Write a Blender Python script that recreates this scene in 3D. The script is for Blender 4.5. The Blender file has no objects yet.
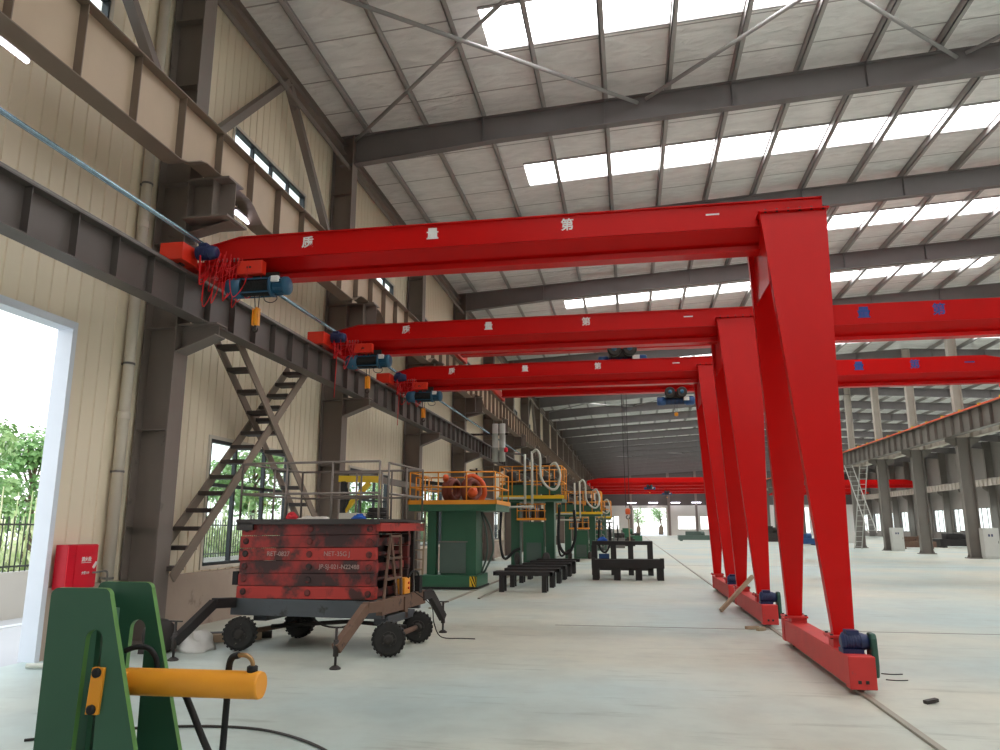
import bpy, math, random
from mathutils import Vector, Matrix

# ------------------------------------------------------------------ camera, sky, exposure
scene = bpy.context.scene
C = scene.collection
FPX = 745.0
PITCH = math.atan(152 / FPX)
YAW = math.atan(131 * math.cos(PITCH) / FPX)
cam_data = bpy.data.cameras.new('camera')
cam_data.sensor_width = 36.0
cam_data.lens = FPX * 36.0 / 1000.0
cam_data.clip_start = 0.05
cam_data.clip_end = 800
cam = bpy.data.objects.new('camera', cam_data)
C.objects.link(cam)
cam.location = (0, 0, 1.6)
cam.rotation_euler = (math.pi / 2 + PITCH, 0, YAW)
scene.camera = cam

SKYLIGHT = 6.2
world = bpy.data.worlds.new('overcast_sky')
scene.world = world
world.use_nodes = True
wn = world.node_tree
wn.nodes.clear()
w_out = wn.nodes.new('ShaderNodeOutputWorld')
w_bg = wn.nodes.new('ShaderNodeBackground')
w_tc = wn.nodes.new('ShaderNodeTexCoord')
w_sep = wn.nodes.new('ShaderNodeSeparateXYZ')
w_ramp = wn.nodes.new('ShaderNodeValToRGB')
w_ramp.color_ramp.elements[0].position = 0.0
w_ramp.color_ramp.elements[0].color = (1.0, 1.0, 0.98, 1)
w_ramp.color_ramp.elements[1].position = 0.9
w_ramp.color_ramp.elements[1].color = (0.84, 0.92, 1.0, 1)
wn.links.new(w_tc.outputs['Generated'], w_sep.inputs[0])
wn.links.new(w_sep.outputs[2], w_ramp.inputs[0])
wn.links.new(w_ramp.outputs[0], w_bg.inputs[0])
w_bg.inputs[1].default_value = 1.9
wn.links.new(w_bg.outputs[0], w_out.inputs[0])

scene.view_settings.view_transform = 'Standard'
scene.view_settings.look = 'None'
scene.view_settings.gamma = 1.0
scene.view_settings.use_curve_mapping = False
scene.view_settings.exposure = 0.38

R = random.Random(7)
PI = math.pi

# ------------------------------------------------------------------ materials
def lin(h):
    h = h.lstrip('#')
    o = []
    for i in (0, 2, 4):
        v = int(h[i:i + 2], 16) / 255
        o.append(v / 12.92 if v <= 0.04045 else ((v + 0.055) / 1.055) ** 2.4)
    return (*o, 1.0)


def new_mat(name):
    m = bpy.data.materials.new(name)
    m.use_nodes = True
    nt = m.node_tree
    return m, nt, nt.nodes['Principled BSDF']


def paint(name, col, rough=0.5, metal=0.0, var=0.12, scale=3.0, wear=None, wear_amt=0.0, wear_scale=6.0, bump=0.0,
          bump_scale=40.0, stretch=(1, 1, 1), spec=.5, soft=.06):
    """painted / plain surface with a little tonal variation and optional wear patches"""
    m, nt, b = new_mat(name)
    N, L = nt.nodes, nt.links
    c = lin(col) if isinstance(col, str) else col
    tc = N.new('ShaderNodeTexCoord')
    mp = N.new('ShaderNodeMapping')
    mp.inputs['Scale'].default_value = stretch
    L.new(tc.outputs['Object'], mp.inputs[0])
    nz = N.new('ShaderNodeTexNoise')
    nz.inputs['Scale'].default_value = scale
    nz.inputs['Detail'].default_value = 4
    L.new(mp.outputs[0], nz.inputs['Vector'])
    mix = N.new('ShaderNodeMix')
    mix.data_type = 'RGBA'
    mix.inputs[6].default_value = tuple(v * (1 - var) for v in c[:3]) + (1,)
    mix.inputs[7].default_value = tuple(min(1, v * (1 + var)) for v in c[:3]) + (1,)
    L.new(nz.outputs[0], mix.inputs[0])
    last = mix.outputs[2]
    if wear:
        n2 = N.new('ShaderNodeTexNoise')
        n2.inputs['Scale'].default_value = wear_scale
        n2.inputs['Detail'].default_value = 6
        n2.inputs['Roughness'].default_value = 0.65
        L.new(mp.outputs[0], n2.inputs['Vector'])
        rp = N.new('ShaderNodeValToRGB')
        rp.color_ramp.elements[0].position = 0.62 - wear_amt
        rp.color_ramp.elements[1].position = 0.62 + soft - wear_amt
        L.new(n2.outputs[0], rp.inputs[0])
        m2 = N.new('ShaderNodeMix')
        m2.data_type = 'RGBA'
        m2.inputs[7].default_value = lin(wear)
        L.new(rp.outputs[0], m2.inputs[0])
        L.new(last, m2.inputs[6])
        last = m2.outputs[2]
    L.new(last, b.inputs['Base Color'])
    b.inputs['Roughness'].default_value = rough
    b.inputs['Specular IOR Level'].default_value = spec
    b.inputs['Metallic'].default_value = metal
    if bump:
        n3 = N.new('ShaderNodeTexNoise')
        n3.inputs['Scale'].default_value = bump_scale
        n3.inputs['Detail'].default_value = 3
        L.new(mp.outputs[0], n3.inputs['Vector'])
        bp = N.new('ShaderNodeBump')
        bp.inputs['Strength'].default_value = bump
        bp.inputs['Distance'].default_value = 0.02
        L.new(n3.outputs[0], bp.inputs['Height'])
        L.new(bp.outputs[0], b.inputs['Normal'])
    return m


def emitter(name, col, strength):
    m = bpy.data.materials.new(name)
    m.use_nodes = True
    nt = m.node_tree
    nt.nodes.clear()
    o = nt.nodes.new('ShaderNodeOutputMaterial')
    e = nt.nodes.new('ShaderNodeEmission')
    e.inputs[0].default_value = lin(col)
    e.inputs[1].default_value = strength
    nt.links.new(e.outputs[0], o.inputs[0])
    return m


def floor_mat():
    m, nt, b = new_mat('polished_concrete')
    N, L = nt.nodes, nt.links
    tc = N.new('ShaderNodeTexCoord')
    n1 = N.new('ShaderNodeTexNoise')
    n1.inputs['Scale'].default_value = 0.22
    n1.inputs['Detail'].default_value = 5
    n2 = N.new('ShaderNodeTexNoise')
    n2.inputs['Scale'].default_value = 2.2
    n2.inputs['Detail'].default_value = 7
    n2.inputs['Roughness'].default_value = 0.65
    for n in (n1, n2):
        L.new(tc.outputs['Object'], n.inputs['Vector'])
    r1 = N.new('ShaderNodeValToRGB')
    r1.color_ramp.elements[0].position = 0.35
    r1.color_ramp.elements[0].color = lin('#b7c7c4')
    r1.color_ramp.elements[1].position = 0.62
    r1.color_ramp.elements[1].color = lin('#cecebf')
    L.new(n1.outputs[0], r1.inputs[0])
    r2 = N.new('ShaderNodeValToRGB')
    r2.color_ramp.elements[0].position = 0.3
    r2.color_ramp.elements[0].color = (0.72, 0.72, 0.71, 1)
    r2.color_ramp.elements[1].position = 0.6
    r2.color_ramp.elements[1].color = (1, 1, 1, 1)
    L.new(n2.outputs[0], r2.inputs[0])
    mx = N.new('ShaderNodeMix')
    mx.data_type = 'RGBA'
    mx.blend_type = 'MULTIPLY'
    mx.inputs[0].default_value = 0.6
    L.new(r1.outputs[0], mx.inputs[6])
    L.new(r2.outputs[0], mx.inputs[7])
    # scuffs: thin darker drag marks
    mp = N.new('ShaderNodeMapping')
    mp.inputs['Scale'].default_value = (0.5, 3.2, 1)
    mp.inputs['Rotation'].default_value = (0, 0, 0.15)
    L.new(tc.outputs['Object'], mp.inputs[0])
    n3 = N.new('ShaderNodeTexNoise')
    n3.inputs['Scale'].default_value = 1.6
    n3.inputs['Detail'].default_value = 8
    n3.inputs['Roughness'].default_value = 0.7
    L.new(mp.outputs[0], n3.inputs['Vector'])
    r3 = N.new('ShaderNodeValToRGB')
    r3.color_ramp.elements[0].position = 0.56
    r3.color_ramp.elements[0].color = (1, 1, 1, 1)
    r3.color_ramp.elements[1].position = 0.75
    r3.color_ramp.elements[1].color = (0.66, 0.66, 0.64, 1)
    L.new(n3.outputs[0], r3.inputs[0])
    m3 = N.new('ShaderNodeMix')
    m3.data_type = 'RGBA'
    m3.blend_type = 'MULTIPLY'
    m3.inputs[0].default_value = 0.95
    L.new(mx.outputs[2], m3.inputs[6])
    L.new(r3.outputs[0], m3.inputs[7])
    L.new(m3.outputs[2], b.inputs['Base Color'])
    rr = N.new('ShaderNodeMapRange')
    rr.inputs[3].default_value = 0.28
    rr.inputs[4].default_value = 0.6
    L.new(n2.outputs[0], rr.inputs[0])
    L.new(rr.outputs[0], b.inputs['Roughness'])
    b.inputs['Specular IOR Level'].default_value = 0.35
    return m


def foil_mat():
    """white faced insulation blanket with soft wrinkles"""
    m, nt, b = new_mat('insulation_blanket')
    N, L = nt.nodes, nt.links
    tc = N.new('ShaderNodeTexCoord')
    mp = N.new('ShaderNodeMapping')
    mp.inputs['Scale'].default_value = (1.0, 3.0, 1)
    L.new(tc.outputs['Object'], mp.inputs[0])
    n = N.new('ShaderNodeTexNoise')
    n.inputs['Scale'].default_value = 1.6
    n.inputs['Detail'].default_value = 6
    n.inputs['Distortion'].default_value = 0.8
    L.new(mp.outputs[0], n.inputs['Vector'])
    r = N.new('ShaderNodeValToRGB')
    r.color_ramp.elements[0].position = 0.3
    r.color_ramp.elements[0].color = lin('#e6e3e1')
    r.color_ramp.elements[1].position = 0.65
    r.color_ramp.elements[1].color = lin('#f7f5f3')
    L.new(n.outputs[0], r.inputs[0])
    # lap seams of the blanket, one every 1.3 m across the slope
    sp = N.new('ShaderNodeSeparateXYZ')
    L.new(tc.outputs['Object'], sp.inputs[0])
    wv = N.new('ShaderNodeMath')
    wv.operation = 'PINGPONG'
    wv.inputs[1].default_value = 0.66
    L.new(sp.outputs[1], wv.inputs[0])
    lt = N.new('ShaderNodeMath')
    lt.operation = 'LESS_THAN'
    lt.inputs[1].default_value = 0.02
    L.new(wv.outputs[0], lt.inputs[0])
    mx = N.new('ShaderNodeMix')
    mx.data_type = 'RGBA'
    mx.inputs[7].default_value = lin('#aaa4a2')
    L.new(lt.outputs[0], mx.inputs[0])
    L.new(r.outputs[0], mx.inputs[6])
    L.new(mx.outputs[2], b.inputs['Base Color'])
    b.inputs['Roughness'].default_value = 0.45
    bp = N.new('ShaderNodeBump')
    bp.inputs['Strength'].default_value = 0.7
    bp.inputs['Distance'].default_value = 0.12
    L.new(n.outputs[0], bp.inputs['Height'])
    L.new(bp.outputs[0], b.inputs['Normal'])
    return m


def glass_mat():
    m = bpy.data.materials.new('window_glass')
    m.use_nodes = True
    nt = m.node_tree
    nt.nodes.clear()
    o = nt.nodes.new('ShaderNodeOutputMaterial')
    t = nt.nodes.new('ShaderNodeBsdfTransparent')
    t.inputs[0].default_value = (0.9, 0.94, 0.94, 1)
    g = nt.nodes.new('ShaderNodeBsdfGlossy')
    g.inputs['Roughness'].default_value = 0.03
    mx = nt.nodes.new('ShaderNodeMixShader')
    mx.inputs[0].default_value = 0.08
    nt.links.new(t.outputs[0], mx.inputs[1])
    nt.links.new(g.outputs[0], mx.inputs[2])
    nt.links.new(mx.outputs[0], o.inputs[0])
    return m


def leaf_mat(name, c0, c1):
    m, nt, b = new_mat(name)
    N, L = nt.nodes, nt.links
    tc = N.new('ShaderNodeTexCoord')
    n = N.new('ShaderNodeTexNoise')
    n.inputs['Scale'].default_value = 3.5
    L.new(tc.outputs['Object'], n.inputs['Vector'])
    r = N.new('ShaderNodeValToRGB')
    r.color_ramp.elements[0].position = 0.35
    r.color_ramp.elements[0].color = lin(c0)
    r.color_ramp.elements[1].position = 0.65
    r.color_ramp.elements[1].color = lin(c1)
    L.new(n.outputs[0], r.inputs[0])
    L.new(r.outputs[0], b.inputs['Base Color'])
    b.inputs['Roughness'].default_value = 0.6
    return m


M = dict(
    floor=floor_mat(), foil=foil_mat(), glass=glass_mat(),
    skylight=emitter('translucent_skylight_sheet', '#ffffff', SKYLIGHT),
    tube=emitter('fluorescent_tube', '#f1ecff', 9.0),
    red=paint('crane_red', '#c70d0c', 0.32, var=0.10, scale=1.2, bump=0.12, bump_scale=2.5, spec=.22),
    red_wear=paint('worn_carriage_red', '#cd3533', 0.5, var=0.15, scale=4, wear='#b34340', wear_amt=0.0),
    redbox=paint('control_box_red', '#e2321c', 0.35, var=0.05),
    fire=paint('hydrant_red', '#e0142e', 0.35, var=0.05),
    fire_dark=paint('hydrant_red_side', '#c41128', 0.4, var=0.05),
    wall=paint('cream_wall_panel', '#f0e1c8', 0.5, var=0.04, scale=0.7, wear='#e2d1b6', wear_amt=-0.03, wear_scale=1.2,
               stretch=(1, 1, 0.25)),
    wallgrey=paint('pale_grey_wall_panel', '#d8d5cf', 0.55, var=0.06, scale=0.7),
    gable=paint('shaded_gable_panel', '#57504e', 0.6, var=0.06, scale=0.7),  # roof shadow at the far end put into the panel colour
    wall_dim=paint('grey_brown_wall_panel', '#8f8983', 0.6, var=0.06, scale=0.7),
    plinth=paint('stained_concrete', '#b3a192', 0.85, var=0.18, scale=1.5, wear='#978779', wear_amt=0.02, wear_scale=2,
                 bump=0.3, bump_scale=15),
    white=paint('white_jamb', '#e3e9f2', 0.45, var=0.03),
    cream_trim=paint('cream_trim', '#d8cfc0', 0.5, var=0.05),
    pvc=paint('downpipe_plastic', '#d2c6b6', 0.45, var=0.06),
    steel=paint('brown_grey_column_paint', '#7d716a', 0.45, var=0.12, scale=2, wear='#6b605a', wear_amt=0.0, wear_scale=3),
    runway=paint('dark_runway_paint', '#5e5652', 0.45, var=0.14, scale=2, wear='#564e4a', wear_amt=0.0, wear_scale=2.5),
    upper=paint('taupe_paint_lit', '#bda78f', 0.5, var=0.12, scale=2),  # web of the upper runway: skylight falling on it put into the taupe
    upper_shaded=paint('taupe_paint_shaded', '#7d6d60', 0.5, var=0.12, scale=2),  # same taupe darkened: shade on stiffeners and flanges put into the colour
    rafter=paint('grey_rafter_paint', '#767070', 0.5, var=0.12, scale=2),
    purlin=paint('galvanised_purlin', '#a8a3a1', 0.45, metal=0.1, var=0.12, scale=2),
    rod=paint('bracing_pipe', '#a5a1a0', 0.45, var=0.1),
    rcol=paint('pale_column_paint', '#c2b9ae', 0.5, var=0.14, scale=1.5, wear='#aca397', wear_amt=0.0, wear_scale=1.5),
    rcol_dark=paint('dark_column_paint', '#78726b', 0.5, var=0.14, scale=1.5),
    orange_bar=paint('orange_conductor', '#e5643c', 0.45, var=0.05),
    pipe=paint('blue_grey_conductor_pipe', '#93a9b8', 0.22, metal=0.8, var=0.1),
    black=paint('black_rubber', '#1a1a1b', 0.75, var=0.2, scale=8),
    tyre=paint('dusty_tyre', '#2a2826', 0.85, var=0.3, scale=10, wear='#6f675b', wear_amt=-0.02, wear_scale=14),
    iron=paint('dark_worn_iron', '#38322f', 0.55, metal=0.3, var=0.25, scale=5, wear='#5e4b40', wear_amt=-0.02),
    bench=paint('dark_bench_steel', '#231f1f', 0.6, var=0.2, scale=4, wear='#3b332f', wear_amt=-0.02),
    grey=paint('grey_steel', '#7d7874', 0.45, metal=0.3, var=0.15, scale=5),
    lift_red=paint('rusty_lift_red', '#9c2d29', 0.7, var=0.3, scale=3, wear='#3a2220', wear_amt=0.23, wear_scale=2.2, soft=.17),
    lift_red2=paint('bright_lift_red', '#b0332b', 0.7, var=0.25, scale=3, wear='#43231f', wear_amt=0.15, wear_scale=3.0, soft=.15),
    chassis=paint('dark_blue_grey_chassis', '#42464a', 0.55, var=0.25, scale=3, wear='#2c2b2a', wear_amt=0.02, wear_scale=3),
    lift_dark=paint('shaded_lift_red', '#6a2622', 0.7, var=0.3, scale=4, wear='#2c1d1b', wear_amt=0.14, wear_scale=4),  # interior shade put into the red of rear arms and shafts; pins share it
    rust=paint('rusty_steel', '#6d5344', 0.75, var=0.25, scale=6, wear='#4b3a31', wear_amt=0.04),
    stair=paint('taupe_stair_paint', '#8a7a6d', 0.55, var=0.15, scale=3),
    stair_dark=paint('dark_stair_paint', '#463d39', 0.6, var=0.15, scale=3),
    green=paint('dark_green_enamel', '#35604a', 0.45, var=0.10, scale=2.5, bump=0.05, bump_scale=8),
    green_edge=paint('light_green_edge', '#5b8a48', 0.45, var=0.10, scale=4),
    mgreen=paint('machine_green', '#32644a', 0.4, var=0.10, scale=2.5),
    mgrey=paint('machine_grey_panel', '#56675f', 0.4, var=0.12, scale=3),
    orange=paint('rail_orange', '#f09a26', 0.45, var=0.05),
    yellow=paint('cylinder_yellow', '#f2a02a', 0.42, var=0.05, scale=5),
    safety=paint('safety_yellow', '#ecc226', 0.45, var=0.06),
    hook=paint('hook_orange', '#f59a1c', 0.4, var=0.08),
    blue=paint('motor_blue', '#274d80', 0.4, var=0.12, scale=6),
    teal=paint('hoist_teal_blue', '#235470', 0.38, var=0.12, scale=6),
    navy=paint('motor_navy', '#23305a', 0.4, var=0.12, scale=6),
    gcover=paint('gear_cover_green', '#2c5549', 0.45, var=0.1),
    rope=paint('wound_wire_rope', '#20211f', 0.6, metal=0.3, var=0.3, scale=30),
    cable_red=paint('red_cable', '#d8141a', 0.5, var=0.05),
    text_white=paint('white_lettering', '#ece8e4', 0.6, var=0.03),
    text_faded=paint('chalky_lettering', '#a88f88', 0.7, var=0.15, scale=25),
    text_blue=paint('blue_lettering', '#2c4a94', 0.6, var=0.06),
    text_pink=paint('pale_lettering', '#dfc4bd', 0.6, var=0.06),
    window_frame=paint('black_window_frame', '#2b2f33', 0.4, var=0.05),
    asphalt=paint('pale_yard_concrete', '#b9bcc2', 0.8, var=0.1, scale=0.6),
    parapet=paint('pale_yard_wall', '#c9c8c6', 0.8, var=0.08, scale=1.0),
    fence=paint('dark_fence_bars', '#3e4640', 0.5, var=0.1),
    bark=paint('tree_bark', '#6a5a4a', 0.9, var=0.2),
    leaf_a=leaf_mat('mid_green_leaves', '#5d8a4a', '#8fb872'),
    leaf_b=leaf_mat('pale_green_leaves', '#7ba162', '#aacb8c'),
    leaf_c=leaf_mat('dark_green_leaves', '#46703f', '#6f9a5a'),
    corn=leaf_mat('corn_leaves', '#a6c27c', '#e4e6c2'),
    cabinet=paint('electrical_cabinet_white', '#c9c8c2', 0.45, var=0.06),
    rail=paint('floor_rail_steel', '#a19c8e', 0.5, metal=0.4, var=0.15, scale=4),
    joint=paint('dark_floor_joint', '#5d594f', 0.8, var=0.2),
    wood=paint('grey_timber', '#a58f76', 0.8, var=0.2, scale=8, stretch=(1, 1, 6)),
    sack=paint('white_woven_sack', '#d9d5cf', 0.8, var=0.1, scale=10, bump=0.6, bump_scale=12),
    rag_red=paint('red_rag', '#d0303a', 0.8, var=0.15, scale=9),
    rag_white=paint('dirty_white_rag', '#cfc8c0', 0.8, var=0.15, scale=9),
    rag_blue=paint('blue_rag', '#2257b0', 0.8, var=0.15, scale=9),
    reel=paint('brown_reel', '#7d3a2b', 0.55, var=0.25, scale=5),
    robot=paint('welding_arm_orange', '#e8602c', 0.4, var=0.08),
    hose=paint('white_hose', '#cfd0c4', 0.45, var=0.08),
    brass=paint('brass_fitting', '#a5835a', 0.35, metal=0.7, var=0.1),
)

# ------------------------------------------------------------------ mesh helpers
class MB:
    def __init__(self):
        self.v, self.f, self.s = [], [], []

    def add(self, verts, faces, smooth=False):
        n = len(self.v)
        self.v += [Vector(p) for p in verts]
        for i, f in enumerate(faces):
            self.f.append([n + k for k in f])
            self.s.append(smooth if isinstance(smooth, bool) else smooth[i])
        return self

    def box(self, x0, x1, y0, y1, z0, z1):
        return self.hexa([(x0, y0, z0), (x1, y0, z0), (x1, y1, z0), (x0, y1, z0),
                          (x0, y0, z1), (x1, y0, z1), (x1, y1, z1), (x0, y1, z1)])

    def hexa(self, p):
        return self.add(p, [(3, 2, 1, 0), (4, 5, 6, 7), (0, 1, 5, 4), (1, 2, 6, 5), (2, 3, 7, 6), (3, 0, 4, 7)])

    def bar(self, a, b, w, h, up=(0, 0, 1)):
        a, b = Vector(a), Vector(b)
        d = (b - a).normalized()
        up = Vector(up)
        if abs(d.dot(up)) > 0.99:
            up = Vector((0, 1, 0))
        s = d.cross(up).normalized()
        u = s.cross(d).normalized()
        s, u = s * w / 2, u * h / 2
        return self.hexa([a - s - u, a + s - u, b + s - u, b - s - u, a - s + u, a + s + u, b + s + u, b - s + u])

    def tube(self, pts, r, n=8, caps=True):
        pts = [Vector(p) for p in pts]
        rs = r if isinstance(r, (list, tuple)) else [r] * len(pts)
        rings, u = [], None
        for i, p in enumerate(pts):
            d = (pts[min(i + 1, len(pts) - 1)] - pts[max(i - 1, 0)]).normalized()
            if u is None:
                u = d.orthogonal().normalized()
            else:
                u = (u - d * u.dot(d))
                u = u.normalized() if u.length > 1e-6 else d.orthogonal().normalized()
            w = d.cross(u)
            rings.append([p + (u * math.cos(2 * PI * k / n) + w * math.sin(2 * PI * k / n)) * rs[i] for k in range(n)])
        V = [q for rg in rings for q in rg]
        F, S = [], []
        for i in range(len(pts) - 1):
            for k in range(n):
                k2 = (k + 1) % n
                F.append((i * n + k, i * n + k2, (i + 1) * n + k2, (i + 1) * n + k))
                S.append(True)
        if caps:
            F += [tuple(range(n - 1, -1, -1)), tuple((len(pts) - 1) * n + k for k in range(n))]
            S += [False, False]
        return self.add(V, F, S)

    def cyl(self, a, b, r, n=20):
        return self.tube([a, b], r, n)

    def lathe(self, prof, origin, axis, n=24):
        """prof: (radius, distance along axis); flat shaded rings with sharp edges come from doubled points"""
        o, ax = Vector(origin), Vector(axis).normalized()
        u = ax.orthogonal().normalized()
        w = ax.cross(u)
        V, F, S = [], [], []
        for r, h in prof:
            for k in range(n):
                a = 2 * PI * k / n
                V.append(o + ax * h + (u * math.cos(a) + w * math.sin(a)) * r)
        for i in range(len(prof) - 1):
            for k in range(n):
                k2 = (k + 1) % n
                F.append((i * n + k, i * n + k2, (i + 1) * n + k2, (i + 1) * n + k))
                S.append(abs(prof[i][0] - prof[i + 1][0]) < 1e-6 or abs(prof[i][1] - prof[i + 1][1]) > 1e-6)
        F += [tuple(range(n - 1, -1, -1)), tuple((len(prof) - 1) * n + k for k in range(n))]
        S += [False, False]
        return self.add(V, F, S)

    def prism(self, poly, o, u, v, n):
        """polygon poly in axes u, v at origin o, extruded along vector n"""
        o, u, v, n = Vector(o), Vector(u), Vector(v), Vector(n)
        k = len(poly)
        A = [o + u * a + v * b for a, b in poly]
        B = [p + n for p in A]
        if u.cross(v).dot(n) > 0:
            F = [tuple(range(k - 1, -1, -1)), tuple(range(k, 2 * k))] + [(i, (i + 1) % k, (i + 1) % k + k, i + k) for i in range(k)]
        else:
            F = [tuple(range(k)), tuple(range(2 * k - 1, k - 1, -1))] + [((i + 1) % k, i, i + k, (i + 1) % k + k) for i in range(k)]
        return self.add(A + B, F)

    def ring_loop(self, c, r, axis, tr, n=24, m=6):
        c, ax = Vector(c), Vector(axis).normalized()
        u = ax.orthogonal().normalized()
        w = ax.cross(u)
        pts = [c + (u * math.cos(2 * PI * k / n) + w * math.sin(2 * PI * k / n)) * r for k in range(n + 1)]
        return self.tube(pts, tr, m, caps=False)

    def mesh(self, name):
        me = bpy.data.meshes.new(name)
        me.from_pydata([tuple(p) for p in self.v], [], self.f)
        me.polygons.foreach_set('use_smooth', self.s)
        me.update()
        return me

    def build(self, name, mat, parent=None, bevel=0.0, base=None):
        """link as ONE mesh object; a top-level mesh gets its origin at its base centre"""
        if parent is None:
            if base is None:
                xs = [p.x for p in self.v]; ys = [p.y for p in self.v]; zs = [p.z for p in self.v]
                base = ((min(xs) + max(xs)) / 2, (min(ys) + max(ys)) / 2, min(zs))
            bv = Vector(base)
            self.v = [p - bv for p in self.v]
        me = self.mesh(name)
        o = bpy.data.objects.new(name, me)
        C.objects.link(o)
        if parent is not None:
            o.parent = parent
        else:
            o.location = base
        me.materials.append(M[mat] if isinstance(mat, str) else mat)
        if bevel:
            bm = o.modifiers.new('edge', 'BEVEL')
            bm.width = bevel
            bm.segments = 2
            bm.limit_method = 'ANGLE'
        return o


def tag(o, label, cat, group=None, kind=None):
    o['label'] = label
    o['category'] = cat
    if group:
        o['group'] = group
    if kind:
        o['kind'] = kind
    return o


def thing(name, label, cat, loc=(0, 0, 0), rz=0.0, group=None, kind=None):
    o = bpy.data.objects.new(name, None)
    o.empty_display_size = 0.2
    C.objects.link(o)
    o.location = loc
    o.rotation_euler = (0, 0, rz)
    return tag(o, label, cat, group, kind)


def struct(o, label=None):
    o['kind'] = 'structure'
    if label:
        o['label'] = label
    return o


def dup(root, loc, label=None, rz=None, group=None):
    def cp(o, par):
        c = o.copy()
        C.objects.link(c)
        if par is not None:
            c.parent = par
        for ch in list(o.children):
            cp(ch, c)
        return c
    r = cp(root, None)
    r.location = loc
    if rz is not None:
        r.rotation_euler = (0, 0, rz)
    if label:
        r['label'] = label
    if group:
        r['group'] = group
    return r


def text(name, body, parent, loc, size, mat, rot=(PI / 2, 0, 0), bold=0.0, sx=1.0):
    cu = bpy.data.curves.new(name, 'FONT')
    cu.body = body
    cu.size = size
    cu.align_x = 'CENTER'
    cu.align_y = 'CENTER'
    cu.extrude = 0.002
    cu.offset = bold
    cu.materials.append(M[mat])
    tmp = bpy.data.objects.new(name, cu)
    C.objects.link(tmp)
    dg = bpy.context.evaluated_depsgraph_get()
    dg.update()
    me = bpy.data.meshes.new_from_object(tmp.evaluated_get(dg))
    bpy.data.objects.remove(tmp)
    o = bpy.data.objects.new(name, me)
    C.objects.link(o)
    o.parent = parent
    o.location = loc
    o.rotation_euler = rot
    o.scale = (sx, 1, 1)
    return o


def arc(c, r, a0, a1, n, u, v):
    c, u, v = Vector(c), Vector(u), Vector(v)
    return [c + (u * math.cos(a0 + (a1 - a0) * i / n) + v * math.sin(a0 + (a1 - a0) * i / n)) * r for i in range(n + 1)]


def spline(pts, n=8):
    """Catmull-Rom through the points"""
    P = [Vector(p) for p in pts]
    P = [P[0] * 2 - P[1]] + P + [P[-1] * 2 - P[-2]]
    out = []
    for i in range(1, len(P) - 2):
        for k in range(n):
            t = k / n
            out.append(0.5 * ((2 * P[i]) + (P[i + 1] - P[i - 1]) * t + (2 * P[i - 1] - 5 * P[i] + 4 * P[i + 1] - P[i + 2]) * t * t
                              + (-P[i - 1] + 3 * P[i] - 3 * P[i + 1] + P[i + 2]) * t ** 3))
    out.append(P[-2])
    return out

# ------------------------------------------------------------------ the hall
BAY = 6.67
Y0, Y1 = -14.0, 150.0
RIDGE = 17.6
XL, XR = -7.2, 42.4
FR = [10.0 + BAY * k for k in range(-3, 22)]            # frame lines


def zroof(x):
    """underside of the roof sheet"""
    return 11.62 + 0.055 * ((x + 6.9) if x <= RIDGE else (2 * RIDGE + 6.9 - x))


struct(MB().box(XL - 0.1, XR + 0.3, Y0 - 0.3, Y1 + 0.2, -0.2, 0.0).build('floor', 'floor'))

# roof sheet with openings where the translucent sheets lie
SK0, SK1 = 2.95, 4.35
cm = MB()


def sheet(x0, x1, y0, y1):
    cm.hexa([(x0, y0, zroof(x0)), (x1, y0, zroof(x1)), (x1, y1, zroof(x1)), (x0, y1, zroof(x0)),
             (x0, y0, zroof(x0) + 0.08), (x1, y0, zroof(x1) + 0.08), (x1, y1, zroof(x1) + 0.08), (x0, y1, zroof(x0) + 0.08)])


sky_spots = []
XE = 2 * RIDGE - XL
for i in range(len(FR)):
    a = FR[i]
    b = min(a + BAY, Y1)
    if i == 0:
        for x0, x1 in ((XL - 0.2, RIDGE), (RIDGE, XE + 0.2)):
            sheet(x0, x1, Y0 - 0.2, a)
    if b - a < 5:
        for x0, x1 in ((XL - 0.2, RIDGE), (RIDGE, XE + 0.2)):
            sheet(x0, x1, a, b + 0.2)
        continue
    for x0, x1, s0, s1 in ((XL - 0.2, RIDGE, -2.7, 15.6), (RIDGE, XE + 0.2, 19.6, 2 * RIDGE + 2.7)):
        sheet(x0, x1, a, a + SK0)
        sheet(x0, x1, a + SK1, b)
        sheet(x0, s0, a + SK0, a + SK1)
        sheet(s1, x1, a + SK0, a + SK1)
        sky_spots.append((s0, s1, a + SK0, a + SK1))
struct(cm.build('ceiling', 'foil', base=(0, 0, 0)))
for s0, s1, a, b in sky_spots:
    m = MB()
    dz = 0.05
    m.hexa([(s0, a, zroof(s0) + dz), (s1, a, zroof(s1) + dz), (s1, b, zroof(s1) + dz), (s0, b, zroof(s0) + dz),
            (s0, a, zroof(s0) + dz + .01), (s1, a, zroof(s1) + dz + .01), (s1, b, zroof(s1) + dz + .01), (s0, b, zroof(s0) + dz + .01)])
    sk = struct(m.build('skylight', 'skylight'))
    fm = MB()
    for y in (a, b):
        fm.bar((s0, y, zroof(s0) - 0.02), (s1, y, zroof(s1) - 0.02), 0.05, 0.05)
    fo = fm.build('skylight_trim', 'rod')
    struct(fo)

# purlins along the hall
x = -6.3
px = []
while x < 41.6:
    if abs(x - RIDGE) > 0.3:
        px.append(x)
    x += 1.5
for x in px:
    m = MB()
    zt = zroof(x) - 0.005
    m.box(x - 0.012, x + 0.012, Y0, Y1, zt - 0.2, zt)
    m.box(x - 0.04, x + 0.04, Y0, Y1, zt - 0.012, zt)
    m.box(x - 0.012, x + 0.10, Y0, Y1, zt - 0.2, zt - 0.185)
    struct(m.build('roof_purlin', 'purlin'))


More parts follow.
